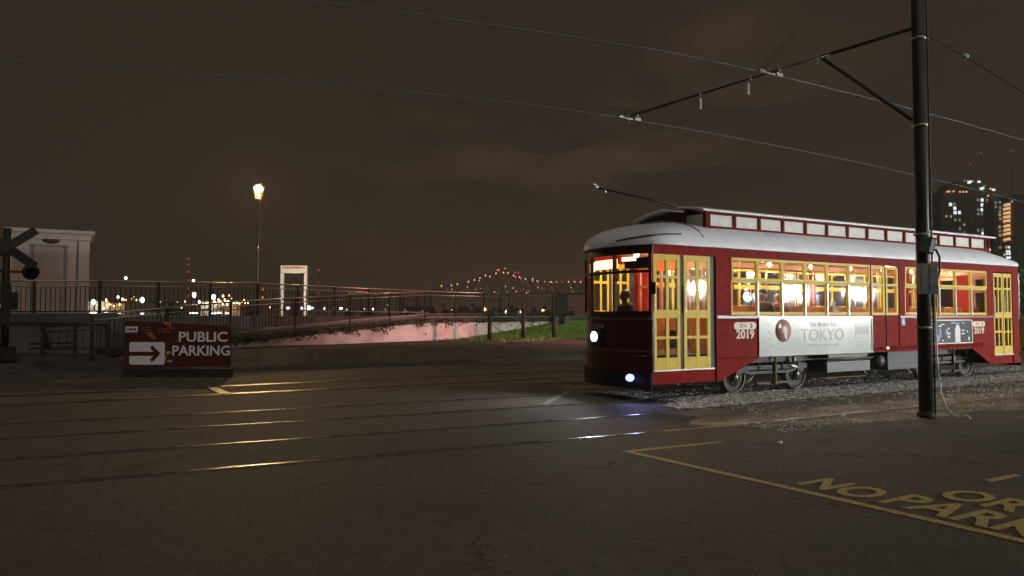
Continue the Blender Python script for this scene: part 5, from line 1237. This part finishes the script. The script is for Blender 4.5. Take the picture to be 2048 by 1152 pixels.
# right edge beyond the streetcar
random.seed(9)
gt = tree('street_tree', (22.6, 31.5, 0), 1.9, 3.6, 'leafy bright green tree behind the rear end of the streetcar', None, 5200, .11, mat('bright_leaf', (.09, .20, .03), .5, noise=.4))
p = at(2046, 690, 32); yb2 = empty('traffic_barrier', (p.x + .15, 32, 0), R(10), 'yellow plastic traffic barrier behind the rear of the streetcar', 'barrier')
MB().prism([(-.32, 0), (.32, 0), (.22, .45), (.16, 1.38), (.10, 1.45), (-.10, 1.45), (-.16, 1.38), (-.22, .45)], 'y', -.5, .5).build('barrier_body', mat('barrier_yellow', (.60, .45, .04), .5, noise=.15), yb2, .02)
MB().box(-.33, .33, -.3, -.1, .12, .22).build('foot_slot', black, yb2)
kp = poly_sheet('kerb', [(26, 17.2), (60, 17.2), (60, 17.5), (26, 17.5)], .12, mat('kerb_pale', (.5, .48, .44), .8)); tag(kp, kind='structure')

# ================================================================== LAMPS OUTSIDE THE FRAME that light the scene in the photograph
def flood(name, x, y, z, energy, color, label, size=.35):
    r_ = empty(name, (x, y, 0), 0, label, 'street lamp')
    MB().tube([(0, 0, 0), (0, 0, z - .1)], .09, 12).build('post', polem, r_)
    MB().box(-.35, .35, -.25, .25, z + .36, z + .52).build('lamp_hood', iron, r_)
    MB().ball((0, 0, z), size * .9, 16, 10).build('lamp_glass', emi('flood_glass', color, energy / 1600), r_)
    light('floodlight_beam', 'POINT', (0, 0, z), energy, color, r_, size)
flood('floodlight', 50, 8.3, 3.4, 100000, (.96, .97, .93), 'middle one of three white floodlights out to the right along the tracks')
flood('floodlight', 44, 2.6, 3.6, 100000, (.96, .97, .93), 'nearest of three white floodlights out to the right along the tracks')
flood('floodlight', 58, 12.2, 3.5, 120000, (.96, .97, .93), 'farthest of three white floodlights out to the right along the tracks')
# added unseen red signal behind the streetcar, source of the ramp wall's pink light
rs = empty('crossing_signal', (9.4, 28.8, 0), R(-102), 'added unseen red signal behind the streetcar that tints the ramp wall pink', 'crossing signal')
MB().tube([(0, 0, 0), (0, 0, 4.0)], .09, 14).build('mast', black, rs)
for sg in (-1, 1):
    hd = MB().lathe([(.30, 0), (.30, .02)], 24, Matrix.Translation((sg * .52, -.10, 2.6)) @ Matrix.Rotation(R(90), 4, 'X')).build('signal_head', black, rs)
    MB().lathe([(.15, 0), (.14, .02)], 18, Matrix.Translation((sg * .52, -.125, 2.6)) @ Matrix.Rotation(R(90), 4, 'X')).build('lens', e_red, hd)
MB().bar((-.6, -.05, 2.6), (.6, -.05, 2.6), .06).build('cross_arm', iron, rs)
light('added_red_beam', 'SPOT', (9.0, 28.95, 2.6), 5600, (1, .34, .31), None, .15, 46, 1.0, (-14.5, .9, -1.15))  # pinkish spot added for the wash on the ramp wall

# ================================================================== HAZE
hz_ = MB().box(-1500, 1700, -70, 1600, -6, 230).build('haze', asphalt); hz_.data.materials.clear()
hm_ = bpy.data.materials.new('river_haze'); hm_.use_nodes = True; t_ = hm_.node_tree; t_.nodes.clear()
o_ = t_.nodes.new('ShaderNodeOutputMaterial'); pv = t_.nodes.new('ShaderNodeVolumePrincipled')
pv.inputs['Color'].default_value = (.85, .78, .66, 1); pv.inputs['Density'].default_value = .0005; pv.inputs['Anisotropy'].default_value = .3
t_.links.new(pv.outputs[0], o_.inputs['Volume']); hz_.data.materials.append(hm_); tag(hz_, 'thin night haze over the river', 'haze', kind='stuff')
